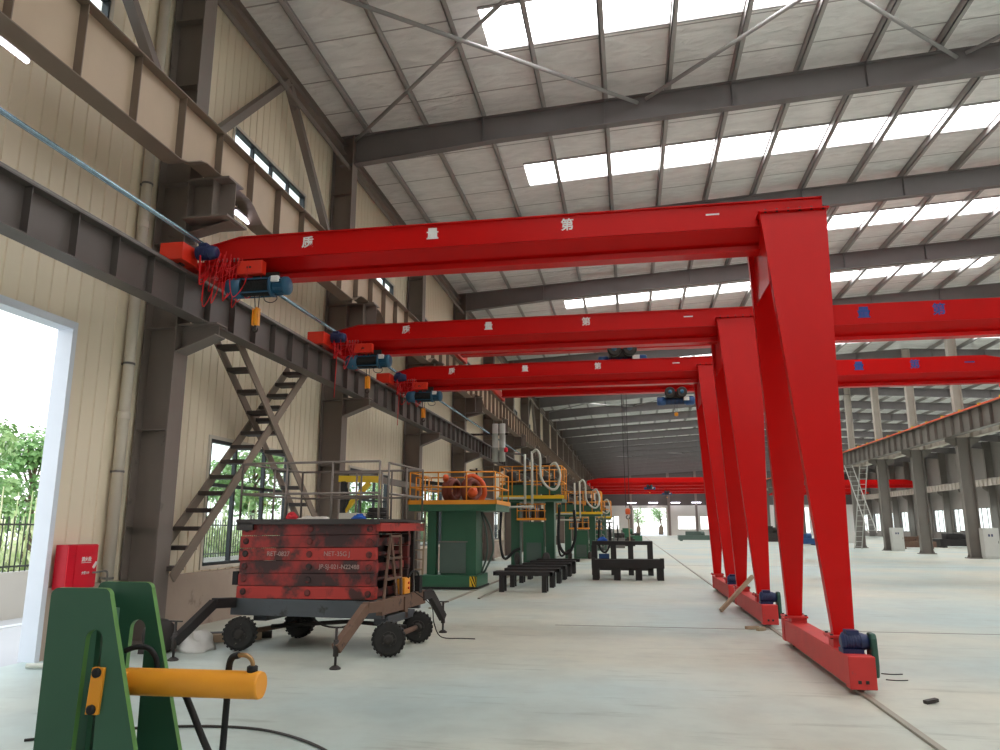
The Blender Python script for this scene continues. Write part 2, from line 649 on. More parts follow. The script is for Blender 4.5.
def rafter(y, xa, xb, sgn):
    """welded I rafter from the wall column xa up to the ridge xb"""
    m = MB()
    n = 6
    tw = 0.012
    top = lambda x: zroof(x) - 0.21
    dep = lambda t: 0.66 if t > 0.12 else 0.66 + (0.12 - t) * 1.2
    for i in range(n):
        t0, t1 = i / n, (i + 1) / n
        x0, x1 = xa + (xb - xa) * t0, xa + (xb - xa) * t1
        d0, d1 = dep(t0), dep(t1)
        for (ya, yb, za0, za1, zb0, zb1) in ((y - tw / 2, y + tw / 2, -d0, 0, -d1, 0), (y - 0.11, y + 0.11, -0.016, 0, -0.016, 0),
                                            (y - 0.11, y + 0.11, -d0, -d0 + 0.016, -d1, -d1 + 0.016)):
            p = [(x0, ya, top(x0) + za0), (x1, ya, top(x1) + zb0), (x1, yb, top(x1) + zb0), (x0, yb, top(x0) + za0),
                 (x0, ya, top(x0) + za1), (x1, ya, top(x1) + zb1), (x1, yb, top(x1) + zb1), (x0, yb, top(x0) + za1)]
            m.hexa(p if sgn > 0 else [p[1], p[0], p[3], p[2], p[5], p[4], p[7], p[6]])
    for k, xp in enumerate(px):
        if min(xa, xb) + 1 < xp < max(xa, xb) - 1 and k % 2 == 0:
            m.box(xp - 0.006, xp + 0.006, y - 0.1, y + 0.1, top(xp) - 0.64, top(xp))
    return struct(m.build('roof_rafter', 'rafter'))


for y in FR:
    rafter(y, -7.0, RIDGE, 1)
    rafter(y, 2 * RIDGE + 7.0, RIDGE, -1)


def i_column(m, xc0, xc1, y, fw, z0, z1, t=0.02):
    m.box(xc0, xc1, y - 0.008, y + 0.008, z0, z1)
    m.box(xc0 - t, xc0, y - fw / 2, y + fw / 2, z0, z1)
    m.box(xc1, xc1 + t, y - fw / 2, y + fw / 2, z0, z1)


UPX, UPZ0, UPZ1 = -6.2, 6.67, 7.66         # upper runway
LOX, LOZ0, LOZ1 = -6.23, 4.60, 5.16        # lower runway


def left_column(y):
    m = MB()
    i_column(m, -7.14, -6.64, y, 0.34, 0.0, zroof(-7) - 0.22)
    m.box(-7.2, -6.55, y - 0.25, y + 0.25, 0.0, 0.03)
    for z in (1.6, 3.0, 4.55, 5.9, 6.9, 8.6, 9.8):
        m.box(-7.14, -6.64, y - 0.15, y + 0.15, z, z + 0.012)
    # splice plate and anchor gussets
    m.box(-7.14, -6.64, y + 0.008, y + 0.014, 4.2, 4.5)
    c = struct(m.build('steel_column', 'steel'))
    k = MB()
    # lower corbel: tapered I bracket
    k.prism([(-6.62, 4.18), (-6.02, 4.42), (-6.02, 4.585), (-6.62, 4.585)], (0, y - 0.008, 0), (1, 0, 0), (0, 0, 1), (0, 0.016, 0))
    k.box(-6.62, -5.98, y - 0.15, y + 0.15, 4.575, 4.595)
    k.hexa([(-6.62, y - 0.15, 4.165), (-6.0, y - 0.15, 4.405), (-6.0, y + 0.15, 4.405), (-6.62, y + 0.15, 4.165),
            (-6.62, y - 0.15, 4.18), (-6.0, y - 0.15, 4.42), (-6.0, y + 0.15, 4.42), (-6.62, y + 0.15, 4.18)])
    # upper corbel: box bracket with a shelf and gussets
    k.box(-6.62, -5.92, y - 0.22, y + 0.22, 6.88, 6.91)
    k.box(-6.62, -5.86, y - 0.3, y + 0.3, 6.22, 6.25)
    k.box(-6.62, -5.92, y - 0.008, y + 0.008, 6.25, 6.91)
    k.box(-6.2, -6.18, y - 0.2, y + 0.2, 6.25, 6.91)
    k.prism([(-6.62, 6.06), (-5.95, 6.22), (-6.62, 6.22)], (0, y - 0.008, 0), (1, 0, 0), (0, 0, 1), (0, 0.016, 0))
    k.hexa([(-6.62, y - 0.13, 6.05), (-5.93, y - 0.13, 6.21), (-5.93, y + 0.13, 6.21), (-6.62, y + 0.13, 6.05),
            (-6.62, y - 0.13, 6.065), (-5.93, y - 0.13, 6.225), (-5.93, y + 0.13, 6.225), (-6.62, y + 0.13, 6.065)])
    b = k.build('bracket', 'steel', parent=None, base=(-6.6, y, 4.2))
    struct(b)
    b.name = 'column_bracket'
    return c


for y in FR:
    left_column(y)


def runway(name, xc, z0, z1, fw, pitch, haunch, mats, y0=Y0 + 0.5, y1=Y1 - 1, frames=FR, ladder=True):
    """plate girder along the hall; haunch lifts the soffit at each column"""
    web, flange, stiff = MB(), MB(), MB()

    def zb(y):
        d = min(abs(y - f) for f in frames)
        if not haunch:
            return z0
        a, b = 0.62, 1.25
        t = 1 if d < a else 0 if d > b else 1 - (d - a) / (b - a)
        t = t * t * (3 - 2 * t)
        return z0 + haunch * t
    ys = [y0]
    step = 0.16 if haunch else 6.0
    while ys[-1] + step < y1:
        ys.append(ys[-1] + step)
    ys.append(y1)
    if haunch:
        ys = [y for y in ys if min(abs(y - f) for f in frames) < 1.5 or y in (y0, y1)]
    for a, b in zip(ys, ys[1:]):
        za, zc = zb(a), zb(b)
        web.hexa([(xc - .006, a, za), (xc + .006, a, za), (xc + .006, b, zc), (xc - .006, b, zc),
                  (xc - .006, a, z1), (xc + .006, a, z1), (xc + .006, b, z1), (xc - .006, b, z1)])
        flange.hexa([(xc - fw, a, za - .014), (xc + fw, a, za - .014), (xc + fw, b, zc - .014), (xc - fw, b, zc - .014),
                     (xc - fw, a, za), (xc + fw, a, za), (xc + fw, b, zc), (xc - fw, b, zc)])
    flange.box(xc - fw, xc + fw, y0, y1, z1 - 0.018, z1)
    y = y0 + 0.3
    while y < y1:
        stiff.box(xc - fw * 0.8, xc + fw * 0.8, y - .006, y + .006, zb(y), z1 - .018)
        y += pitch
    root = thing(name, '', 'crane runway', (xc, y0, z0))
    off = Vector((xc, y0, z0))
    for mb, nm, mt in ((web, 'web', mats[0]), (flange, 'flange', mats[1]), (stiff, 'stiffener_plates', mats[2])):
        mb.v = [p - off for p in mb.v]
        mb.build(nm, mt, root)
    r = MB().box(-0.03, 0.03, 0, y1 - y0, z1 - z0, z1 - z0 + 0.09)
    r.build('rail', 'grey', root)
    return root


lo = runway('crane_runway_beam', LOX, LOZ0, LOZ1, 0.13, 0.70, 0, ('runway', 'runway', 'runway'))
lo['label'] = 'dark steel runway beam carrying the red cranes along the cream wall'
up = runway('crane_runway_beam', UPX, UPZ0, UPZ1, 0.15, 1.0, 0.26, ('upper', 'upper_shaded', 'upper_shaded'))
up['label'] = 'deep taupe runway beam with arched soffit high on the cream wall'

# ---- left wall
wl = MB()


def ribbed(y0, y1, z0, z1, x=XL, pitch=0.25):
    """profiled sheet: flat pans with narrow grooves"""
    if y1 - y0 < 0.01 or z1 - z0 < 0.01:
        return
    pts = [(x, y0)]
    k = math.ceil(y0 / pitch)
    while k * pitch < y1 - 0.03:
        yy = k * pitch
        if yy > y0 + 0.03:
            pts += [(x, yy - .016), (x - .02, yy - .008), (x - .02, yy + .008), (x, yy + .016)]
        k += 1
    pts.append((x, y1))
    n = len(pts)
    V = [(a, b, z0) for a, b in pts] + [(a, b, z1) for a, b in pts]
    wl.add(V, [(i, i + 1, i + 1 + n, i + n) for i in range(n - 1)])
    wl.box(x - 0.14, x - 0.1, y0, y1, z0, z1)


WZ0, WZ1, CZ0, CZ1 = 0.95, 3.12, 8.36, 9.10
ZT = zroof(XL) + 0.05
DY0, DY1, DZ = 4.0, 8.40, 4.17
win_spots = []
for i, a in enumerate(FR):
    b = min(a + BAY, Y1)
    if i == 0:
        ribbed(Y0, a, 0.8, ZT)
    if b - a < 5.3:
        ribbed(a, b, 0.8, ZT)
        continue
    w0, w1 = a + 1.95, a + 5.1
    if abs(a - 3.33) < 0.1:
        ribbed(a, DY0, 0.8, CZ0)
        ribbed(DY0, DY1, DZ, CZ0)
        ribbed(DY1, b, 0.8, CZ0)
    else:
        ribbed(a, w0, 0.8, CZ0)
        ribbed(w1, b, 0.8, CZ0)
        ribbed(w0, w1, 0.8, WZ0)
        ribbed(w0, w1, WZ1, CZ0)
        win_spots.append((w0, w1, WZ0, WZ1))
    ribbed(a, w0, CZ0, ZT)
    ribbed(w1, b, CZ0, ZT)
    ribbed(w0, w1, CZ1, ZT)
    win_spots.append((w0, w1, CZ0, CZ1))
struct(wl.build('wall_left', 'wall', base=(XL, 0, 0)))
pl = MB()
for a, b in ((Y0, DY0 - 0.06), (DY1 + 0.06, Y1)):
    pl.box(XL - 0.14, XL + 0.06, a, b, 0, 0.86)
struct(pl.build('baseboard_left', 'plinth', base=(XL, 0, 0)))

wn_i = 0
for w0, w1, z0, z1 in win_spots:
    wn_i += 1
    m = MB()
    fx0, fx1 = XL - 0.1, XL + 0.01
    t = 0.055 if z1 - z0 > 1.2 else 0.035
    m.box(fx0, fx1, w0, w0 + t, z0, z1).box(fx0, fx1, w1 - t, w1, z0, z1)
    m.box(fx0, fx1, w0, w1, z0, z0 + t).box(fx0, fx1, w0, w1, z1 - t, z1)
    tall = z1 - z0 > 1.2
    for q in ((0.3, 0.66) if tall else (0.25, 0.5, 0.75)):
        y = w0 + (w1 - w0) * q
        m.box(fx0 + .02, fx1 - .02, y - .03, y + .03, z0 + t, z1 - t)
    if tall:
        m.box(fx0 + .02, fx1 - .02, w0 + t, w1 - t, z0 + 1.35, z0 + 1.41)
    o = struct(m.build('window_%d' % wn_i, 'window_frame', base=(XL, (w0 + w1) / 2, z0)))
    g = MB().box(-0.06, -0.052, w0 - (w0 + w1) / 2 + t, (w1 - w0) / 2 - t, t, z1 - z0 - t).build('glass', 'glass', o)
    tr = MB()
    tr.box(0.0, 0.025, -(w1 - w0) / 2 - .06, (w1 - w0) / 2 + .06, -.06, 0).box(0.0, 0.025, -(w1 - w0) / 2 - .06, (w1 - w0) / 2 + .06, z1 - z0, z1 - z0 + .06)
    tr.box(0.0, 0.025, -(w1 - w0) / 2 - .06, -(w1 - w0) / 2, 0, z1 - z0).box(0.0, 0.025, (w1 - w0) / 2, (w1 - w0) / 2 + .06, 0, z1 - z0)
    tr.build('surround', 'cream_trim', o)

# door lining
m = MB()
m.box(XL - 0.16, XL + 0.07, DY1 - 0.02, DY1 + 0.06, 0, DZ + 0.08)
m.box(XL - 0.16, XL + 0.07, DY0 - 0.06, DY0 + 0.02, 0, DZ + 0.08)
m.box(XL - 0.16, XL + 0.07, DY0, DY1, DZ - 0.02, DZ + 0.08)
struct(m.build('door_1', 'white'))

# eave beams and wall bracing
m = MB()
m.box(-7.05, -6.85, Y0, Y1, 11.2, 11.22).box(-7.05, -6.85, Y0, Y1, 10.95, 10.97).box(-6.96, -6.94, Y0, Y1, 10.97, 11.2)
struct(m.build('eave_beam', 'steel'))
m = MB()
m.tube([(-6.75, Y0, 10.55), (-6.75, Y1, 10.55)], 0.05, 8)
struct(m.build('eave_tie', 'steel'))
for a in (FR[2], FR[3], FR[9], FR[15]):
    for y0, y1 in ((a + 0.3, a + BAY / 2 - .05), (a + BAY - 0.3, a + BAY / 2 + .05)):
        struct(MB().bar((-6.88, y0, 7.75), (-6.88, y1, 10.85), 0.14, 0.16, up=(1, 0, 0)).build('wall_brace', 'steel'))

# roof bracing: crossed pipes in the near bay, repeated deeper in the hall
for a in (FR[3], FR[10], FR[17]):
    for x0, x1 in ((-6.6, 0.5), (0.7, 7.6), (7.8, 14.6)):
        for s in (0, 1):
            p = (x0, a + (BAY - 0.1 if s == 0 else 0.1))
            q = (x1, a + (0.1 if s == 0 else BAY - 0.1))
            struct(MB().tube([(p[0], p[1], zroof(p[0]) - 0.36 - .07 * s), (q[0], q[1], zroof(q[0]) - 0.36 - .07 * s)], 0.045, 8).build('roof_brace', 'rod'))

# ---- end walls and far side wall
m = MB()
def slabwall(m, y, t, holes):
    xs = sorted({XL - 0.3, XR + 0.3, RIDGE} | {h[0] for h in holes} | {h[1] for h in holes})
    for a, b in zip(xs, xs[1:]):
        hs = [h for h in holes if h[0] <= a + 1e-6 and h[1] >= b - 1e-6]
        z = 0.0
        for h in sorted(hs, key=lambda h: h[2]):
            if h[2] > z:
                m.box(a, b, y, y + t, z, h[2])
            z = h[3]
        za, zb_ = zroof(a) + .08, zroof(b) + .08
        m.hexa([(a, y, z), (b, y, z), (b, y + t, z), (a, y + t, z), (a, y, za), (b, y, zb_), (b, y + t, zb_), (a, y + t, za)])


far_holes = [(0.6, 6.8, 0.0, 5.2), (27, 33, 0, 5.2)] + [(x0, x0 + 3.2, 1.2, 3.6) for x0 in (-5.5, 9.0, 13.2, 20.5, 35.5)]
for x0, x1 in zip(sorted({XL - .3, XR + .3} | {h[0] for h in far_holes} | {h[1] for h in far_holes}), sorted({XL - .3, XR + .3} | {h[0] for h in far_holes} | {h[1] for h in far_holes})[1:]):
    z = 0.0
    for h in [h for h in far_holes if h[0] <= x0 + 1e-6 and h[1] >= x1 - 1e-6]:
        if h[2] > z:
            m.box(x0, x1, Y1, Y1 + .2, z, h[2])
        z = h[3]
    m.box(x0, x1, Y1, Y1 + .2, z, 5.7)
struct(m.build('wall_far', 'wallgrey', base=(0, Y1, 0)))
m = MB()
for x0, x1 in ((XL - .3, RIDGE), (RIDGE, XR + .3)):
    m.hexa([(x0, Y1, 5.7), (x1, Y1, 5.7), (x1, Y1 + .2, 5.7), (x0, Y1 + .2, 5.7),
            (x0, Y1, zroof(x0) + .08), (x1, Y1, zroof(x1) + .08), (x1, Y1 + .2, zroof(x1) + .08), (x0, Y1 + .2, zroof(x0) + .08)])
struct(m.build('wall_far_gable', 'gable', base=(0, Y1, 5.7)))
m = MB()
slabwall(m, Y0 - 0.2, 0.2, [])
struct(m.build('wall_near', 'wallgrey', base=(0, Y0, 0)))
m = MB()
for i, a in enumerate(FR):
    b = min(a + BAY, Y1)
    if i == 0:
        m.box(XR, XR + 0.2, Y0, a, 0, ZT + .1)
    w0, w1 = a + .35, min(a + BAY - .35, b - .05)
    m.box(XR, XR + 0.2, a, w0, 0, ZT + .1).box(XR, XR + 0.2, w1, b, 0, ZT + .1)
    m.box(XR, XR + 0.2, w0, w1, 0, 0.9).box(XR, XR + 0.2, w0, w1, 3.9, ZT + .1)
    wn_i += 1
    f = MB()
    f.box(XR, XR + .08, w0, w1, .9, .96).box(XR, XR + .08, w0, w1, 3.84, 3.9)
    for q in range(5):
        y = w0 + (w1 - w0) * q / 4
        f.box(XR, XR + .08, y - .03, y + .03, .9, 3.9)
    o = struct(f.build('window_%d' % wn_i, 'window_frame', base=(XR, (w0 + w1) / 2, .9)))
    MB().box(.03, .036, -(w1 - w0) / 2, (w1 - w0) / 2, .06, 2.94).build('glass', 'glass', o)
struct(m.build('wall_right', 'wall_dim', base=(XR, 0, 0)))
for x0, x1 in ((-0.2, 0.35), (7.1, 7.6), (12.3, 12.7)):
    struct(MB().box(x0, x1, Y1 - 0.4, Y1 - 0.02, 0, zroof(x0) - .1).build('steel_column', 'steel'))

# ---- middle column row under the ridge, with its two runways
RCX = 17.6
for i, y in enumerate(FR):
    if y < 20:
        continue
    m = MB()
    i_column(m, RCX - 0.30, RCX + 0.30, y, 0.36, 0.0, 6.3)
    m.box(RCX - 0.45, RCX + 0.45, y - 0.3, y + 0.3, 0, 0.05)
    for s in (-1, 1):
        m.prism([(s * 0.32, 0.05), (s * 0.45, 0.05), (s * 0.32, 0.35)], (RCX, y - .01, 0), (1, 0, 0), (0, 0, 1), (0, 0.02, 0))
        m.prism([(s * 0.30, 5.8), (s * 0.85, 6.08), (s * 0.85, 6.28), (s * 0.30, 6.28)], (RCX, y - .01, 0), (1, 0, 0), (0, 0, 1), (0, 0.02, 0))
        m.box(RCX + min(s * .30, s * .88), RCX + max(s * .30, s * .88), y - .18, y + .18, 6.26, 6.3)
    c = struct(m.build('steel_column', 'rcol_dark'))
    u = MB()
    i_column(u, RCX - 0.2, RCX + 0.2, y, 0.36, 6.3, zroof(RCX) - 0.25)
    u.v = [p - Vector(c.location) for p in u.v]
    u.build('upper_shaft', 'rcol', c)
ra = runway('crane_runway_beam', 16.95, 6.31, 7.34, 0.2, 1.1, 0, ('rcol_dark', 'rcol_dark', 'rcol_dark'), y0=18.0)
ra['label'] = 'grey runway beam topped with an orange conductor bar on the middle columns'
MB().box(-0.26, -0.2, 0, Y1 - 1 - 18.0, 1.02, 1.10).build('conductor_bar', 'orange_bar', ra)
kb = MB()
for k in range(60):
    kb.box(-0.28, -0.16, 1.0 + k * 2.2, 1.12 + k * 2.2, 1.06, 1.16)
kb.build('insulators', 'safety', ra)
rb = runway('crane_runway_beam', 18.25, 6.31, 7.1, 0.18, 1.1, 0, ('rcol', 'rcol', 'rcol'), y0=18.0)
rb['label'] = 'grey runway beam on the back of the middle columns facing the second aisle'
# second aisle columns along the far side wall
for y in FR:
    if y < 40:
        continue
    m = MB()
    i_column(m, 41.4, 42.2, y, 0.36, 0.0, 11.5)
    m.prism([(41.4, 5.6), (40.8, 6.05), (40.8, 6.28), (41.4, 6.28)], (0, y - .01, 0), (1, 0, 0), (0, 0, 1), (0, 0.02, 0))
    m.box(40.8, 41.4, y - .15, y + .15, 6.26, 6.3)
    struct(m.build('steel_column', 'rcol_dark'))
rc = runway('crane_runway_beam', 41.0, 6.31, 7.1, 0.18, 1.1, 0, ('rcol', 'rcol', 'rcol'), y0=38.0)
rc['label'] = 'grey runway beam along the windowed far side wall of the second aisle'

# ------------------------------------------------------------------ outside the left wall
struct(MB().box(-70, XL - 0.12, -40, 190, -0.3, -0.06).build('ground', 'asphalt'))
struct(MB().box(-11.55, -11.3, -5, 150, -0.06, 0.78).build('wall_yard', 'parapet'))
struct(MB().box(-10.6, -10.4, -5, 150, -0.06, -0.05).build('road_line', 'white'))
fr = thing('metal_fence', 'dark metal railing fence on the pale yard wall outside the doorway', 'fence', (-11.42, -4, 0.78))
m = MB()
for z in (0.08, 0.85):
    m.box(-.02, .02, 0, 70, z, z + .035)
m.build('rails', 'fence', fr)
m = MB()
for k in range(int(70 / 0.13)):
    m.box(-.009, .009, k * .13, k * .13 + .018, 0, 1.02)
m.build('pickets', 'fence', fr)['kind'] = 'stuff'

cr = MB()
for k in range(900):
    x, y = R.uniform(-15.5, -12.2), R.uniform(4, 60)
    h = R.uniform(1.5, 2.5)
    for j in range(4):
        a = R.uniform(0, 2 * PI)
        d = Vector((math.cos(a), math.sin(a), 0))
        s = Vector((-d.y, d.x, 0)) * .05
        z = h * R.uniform(.3, .75)
        p0 = Vector((x, y, z - .3))
        p1 = p0 + d * .3 + Vector((0, 0, .45))
        p2 = p0 + d * .6 + Vector((0, 0, .25))
        cr.add([p0 - s, p0 + s, p1 + s, p1 - s, p2], [(0, 1, 2, 3), (3, 2, 4)])
    cr.tube([(x, y, -.06), (x + R.uniform(-.1, .1), y, h)], [.03, .012], 5)
tag(cr.build('corn_plants', 'corn', base=(-13.5, 30, -.06)), 'tall pale green corn plants growing behind the yard fence', 'corn', kind='stuff')


def tree(loc, h, w, mat, label, seed, n=2600):
    rr = random.Random(seed)
    t = thing('tree', label, 'tree', loc, group=None)
    tr = MB()
    tr.tube(spline([(0, 0, 0), (.1, .05, h * .3), (-.05, .1, h * .6), (.05, 0, h * .85)], 4), [.16 * w / 2] * 4 + [.13] * 4 + [.08] * 5, 8)
    blobs = []
    for k in range(14):
        a = rr.uniform(0, 2 * PI)
        q = rr.uniform(0.05, 1) ** .5
        z = h * rr.uniform(.38, .95)
        env = w / 2 * (1 - abs((z / h - .6) / .45) ** 2 * .6)
        c = Vector((math.cos(a) * env * q * .75, math.sin(a) * env * q * .75, z))
        blobs.append((c, rr.uniform(.35, .6) * w * .42))
        tr.tube([(0, 0, z * .7), tuple(c)], [.06, .02], 5)
    tr.build('trunk', 'bark', t)
    cw = MB()
    for k in range(n):
        c, r = rr.choice(blobs)
        d = Vector((rr.gauss(0, 1), rr.gauss(0, 1), rr.gauss(0, 1))).normalized() * r * rr.uniform(.55, 1.05)
        p = c + Vector((d.x, d.y, d.z * .8))
        nrm = (d.normalized() + Vector((rr.uniform(-.7, .7), rr.uniform(-.7, .7), rr.uniform(-.2, .9)))).normalized()
        u = nrm.orthogonal().normalized()
        u = Matrix.Rotation(rr.uniform(0, 6.28), 3, nrm) @ u
        v = nrm.cross(u)
        s = rr.uniform(.09, .17)
        cw.add([p - u * s, p - v * s * .55, p + u * s, p + v * s * .55], [(0, 1, 2, 3)])
    cw.build('crown', mat, t)
    return t


for k, (x, y, h, w, mt, lb) in enumerate([
    (-21.5, 21.0, 5.0, 4.6, 'leaf_b', 'round pale green tree beyond the fence, seen through the doorway'),
    (-24.5, 27.5, 5.2, 4.8, 'leaf_a', 'bushy mid green tree beyond the fence, beside the white door jamb'),
    (-19.0, 16.4, 8.6, 3.6, 'leaf_c', 'tall dark sparse tree whose twigs reach above the others in the doorway'),
    (-17.5, 33.0, 6.0, 5.0, 'leaf_b', 'leafy tree outside the black framed window behind the crossed stairs'),
    (-16.5, 40.5, 6.2, 5.2, 'leaf_a', 'green tree outside, filling the window glass behind the red scissor lift'),
    (-17.0, 53.0, 6.4, 5.5, 'leaf_b', 'leafy tree outside the window behind the yellow bracket'),
    (-16.8, 68.0, 6.6, 5.8, 'leaf_a', 'green tree outside the window beside the green machine tower')]):
    tree((x, y, -.06), h, w, mt, lb, 20 + k, 900 if 'sparse' in lb else 3000)
# trees past the far gate
for k, (x, y, h, w) in enumerate([(1.5, 166, 6.5, 6.0), (6.5, 172, 7.0, 6.5)]):
    tree((x, y, -.06), h, w, ('leaf_b', 'leaf_a')[k], ('pale tree outside the far gate, nearer its post', 'fuller green tree outside the far gate, further back')[k], 60 + k, 1500)
struct(MB().box(-7, 70, Y1 + 0.2, 260, -0.3, -0.06).build('ground', 'asphalt'))

# ------------------------------------------------------------------ fixtures on the left wall
for y, lb in ((9.47, 'white plastic downpipe with band clamps beside the red hydrant cabinet'),):
    t = thing('downpipe', lb, 'pipe', (-7.08, y, 0))
    m = MB()
    m.tube([(0, 0, 0.0), (0, 0, 9.9)], 0.075, 16)
    m.build('pipe', 'pvc', t)
    for z in (0.9, 2.35, 3.9, 5.3, 6.7, 8.4):
        m = MB().lathe([(0.078, 0), (0.083, 0), (0.083, .03), (0.078, .03)], (0, 0, z), (0, 0, 1), 16)
        m.box(-.11, -.06, -.02, .02, z, z + .03)
        m.build('clamp', 'grey', t)
    for z in (3.1, 6.0):
        MB().lathe([(0.08, 0), (0.088, .01), (0.088, .1), (0.08, .11)], (0, 0, z), (0, 0, 1), 16).build('coupling', 'pvc', t)

cp = thing('conductor_pipe', 'long blue grey conductor pipe running along the columns above the red cranes', 'pipe', (-6.55, Y0 + 1, 6.0))
m = MB()
m.tube([(0, 0, 0), (0, 160, 0)], 0.035, 10)
m.build('pipe', 'pipe', cp)
for y in FR:
    MB().box(-.09, .02, y - Y0 - 1 - .02, y - Y0 - 1 + .02, -.09, -.05).build('bracket', 'steel', cp)

tube_labels = ['glowing fluorescent lamp under the deep runway beam above the doorway',
               'short glowing lamp under the deep runway beam beside the nearest crane bracket']
for k, (y0, y1) in enumerate(((5.4, 6.5), (10.62, 11.35))):
    t = thing('tube_lamp', tube_labels[k], 'lamp', (-6.5 + .2 * k, y0, 6.72))
    MB().box(-.05, .05, 0, y1 - y0, .03, .07).build('housing', 'grey', t)
    MB().tube([(0, .02, 0), (0, y1 - y0 - .02, 0)], 0.028, 10).build('tube', 'tube', t)
    m = MB()
    for y in (.1, y1 - y0 - .1):
        m.bar((0, y, .07), (0, y, .16), .015, .015)
    m.build('hanger', 'grey', t)

for k, x in enumerate((0.3, 4.4, 8.6, 12.5)):
    t = thing('tube_lamp', 'faraway white strip lamp above the end wall gate, %s from the wall columns' % ('first', 'second', 'third', 'fourth')[k], 'lamp', (x, 149.2, 6.15))
    MB().box(-.9, .9, -.06, .06, .1, .2).build('housing', 'grey', t)
    MB().box(-.85, .85, -.05, .05, 0, .1).build('tube', 'tube', t)
    MB().box(-.02, .02, .06, .8, .12, .18).build('hanger', 'grey', t)

# red hydrant cabinet
t = thing('hydrant_cabinet', 'red fire hydrant cabinet with white lettering on the wall beside the doorway', 'cabinet', (-7.0, 8.79, 0.83), 0)
m = MB().box(-.13, .04, -.27, .27, 0, .55)
m.build('body', 'fire_dark', t, bevel=.005)
d = MB().box(.04, .058, -.13, .265, .01, .54).build('door', 'fire', t, bevel=.004)
h = MB()
h.bar((.065, .19, .25), (.065, .245, .32), .02, .03)
h.box(.056, .07, .205, .22, .27, .3)
h.build('handle', 'text_white', d)
MB().box(.04, .052, -.265, -.14, .01, .54).build('side_panel', 'fire', t)
text('lettering', '消火栓', d, (.061, .06, .36), .06, 'text_white', (PI / 2, 0, PI / 2), .0015)
text('lettering', '火警119', d, (.061, .06, .19), .04, 'text_white', (PI / 2, 0, PI / 2), .001)
u = MB().box(.059, .0605, -.03, .15, .318, .325).build('underline', 'text_white', d)
# low pipe bracket between cabinet and downpipe
m = MB().tube(spline([(-7.12, 9.0, 1.02), (-6.9, 9.0, 1.02), (-6.9, 9.15, 1.03), (-6.9, 9.22, 1.0), (-6.9, 9.22, .87)], 4), .014, 6)
tag(m.build('wall_pipe', 'grey'), 'thin grey pipe bend on the plinth between red cabinet and downpipe', 'pipe')

# cable tray carried on the columns
t = thing('cable_tray', 'grey cable carrier rail running along the columns behind the railings', 'cable tray', (-6.4, 16.4, 2.72))
m = MB().box(-.06, .06, 0, 40, 0, .02).box(-.06, -.05, 0, 40, .02, .16).box(.05, .06, 0, 40, .02, .16)
m.build('rail', 'grey', t)
m = MB()
for k in range(80):
    m.box(-.05, .05, .25 + .5 * k - .04, .25 + .5 * k + .04, .02, .13)
m.build('chain', 'iron', t)


def stair(name, label, top, bot, x0, x1, n, mats, tread_d=.2):
    """steep steel stair: two stringers and open treads, running along the wall"""
    t = thing(name, label, 'stair', ((x0 + x1) / 2, bot[0], bot[1]))
    o = Vector(t.location)
    for x in (x0, x1):
        m = MB().bar(Vector((x, bot[0], bot[1])) - o, Vector((x, top[0], top[1])) - o, .03, .16, up=(0, 1, .01))
        m.build('stringer', mats[0], t)
    for k in range(n):
        q = (k + .5) / n
        y = bot[0] + (top[0] - bot[0]) * q - o.y
        z = bot[1] + (top[1] - bot[1]) * q - o.z
        m = MB().box(x0 - o.x + .015, x1 - o.x - .015, y - tread_d / 2, y + tread_d / 2, z - .045, z + .02)
        m.build('tread', mats[1], t)
    return t


stair('wall_stair', 'dark steel stair descending away from the runway beam, beside the nearest column', (11.25, 4.78), (16.3, 0.62), -6.86, -6.46, 13, ('stair', 'stair_dark'), .26)
stair('wall_stair', 'taupe steel stair rising past the window to the runway beam, crossing the darker stair', (14.35, 4.85), (10.1, 0.88), -6.98, -6.52, 14, ('stair', 'stair_dark'), .3)

# ------------------------------------------------------------------ red semi gantry cranes
RX = 2.17


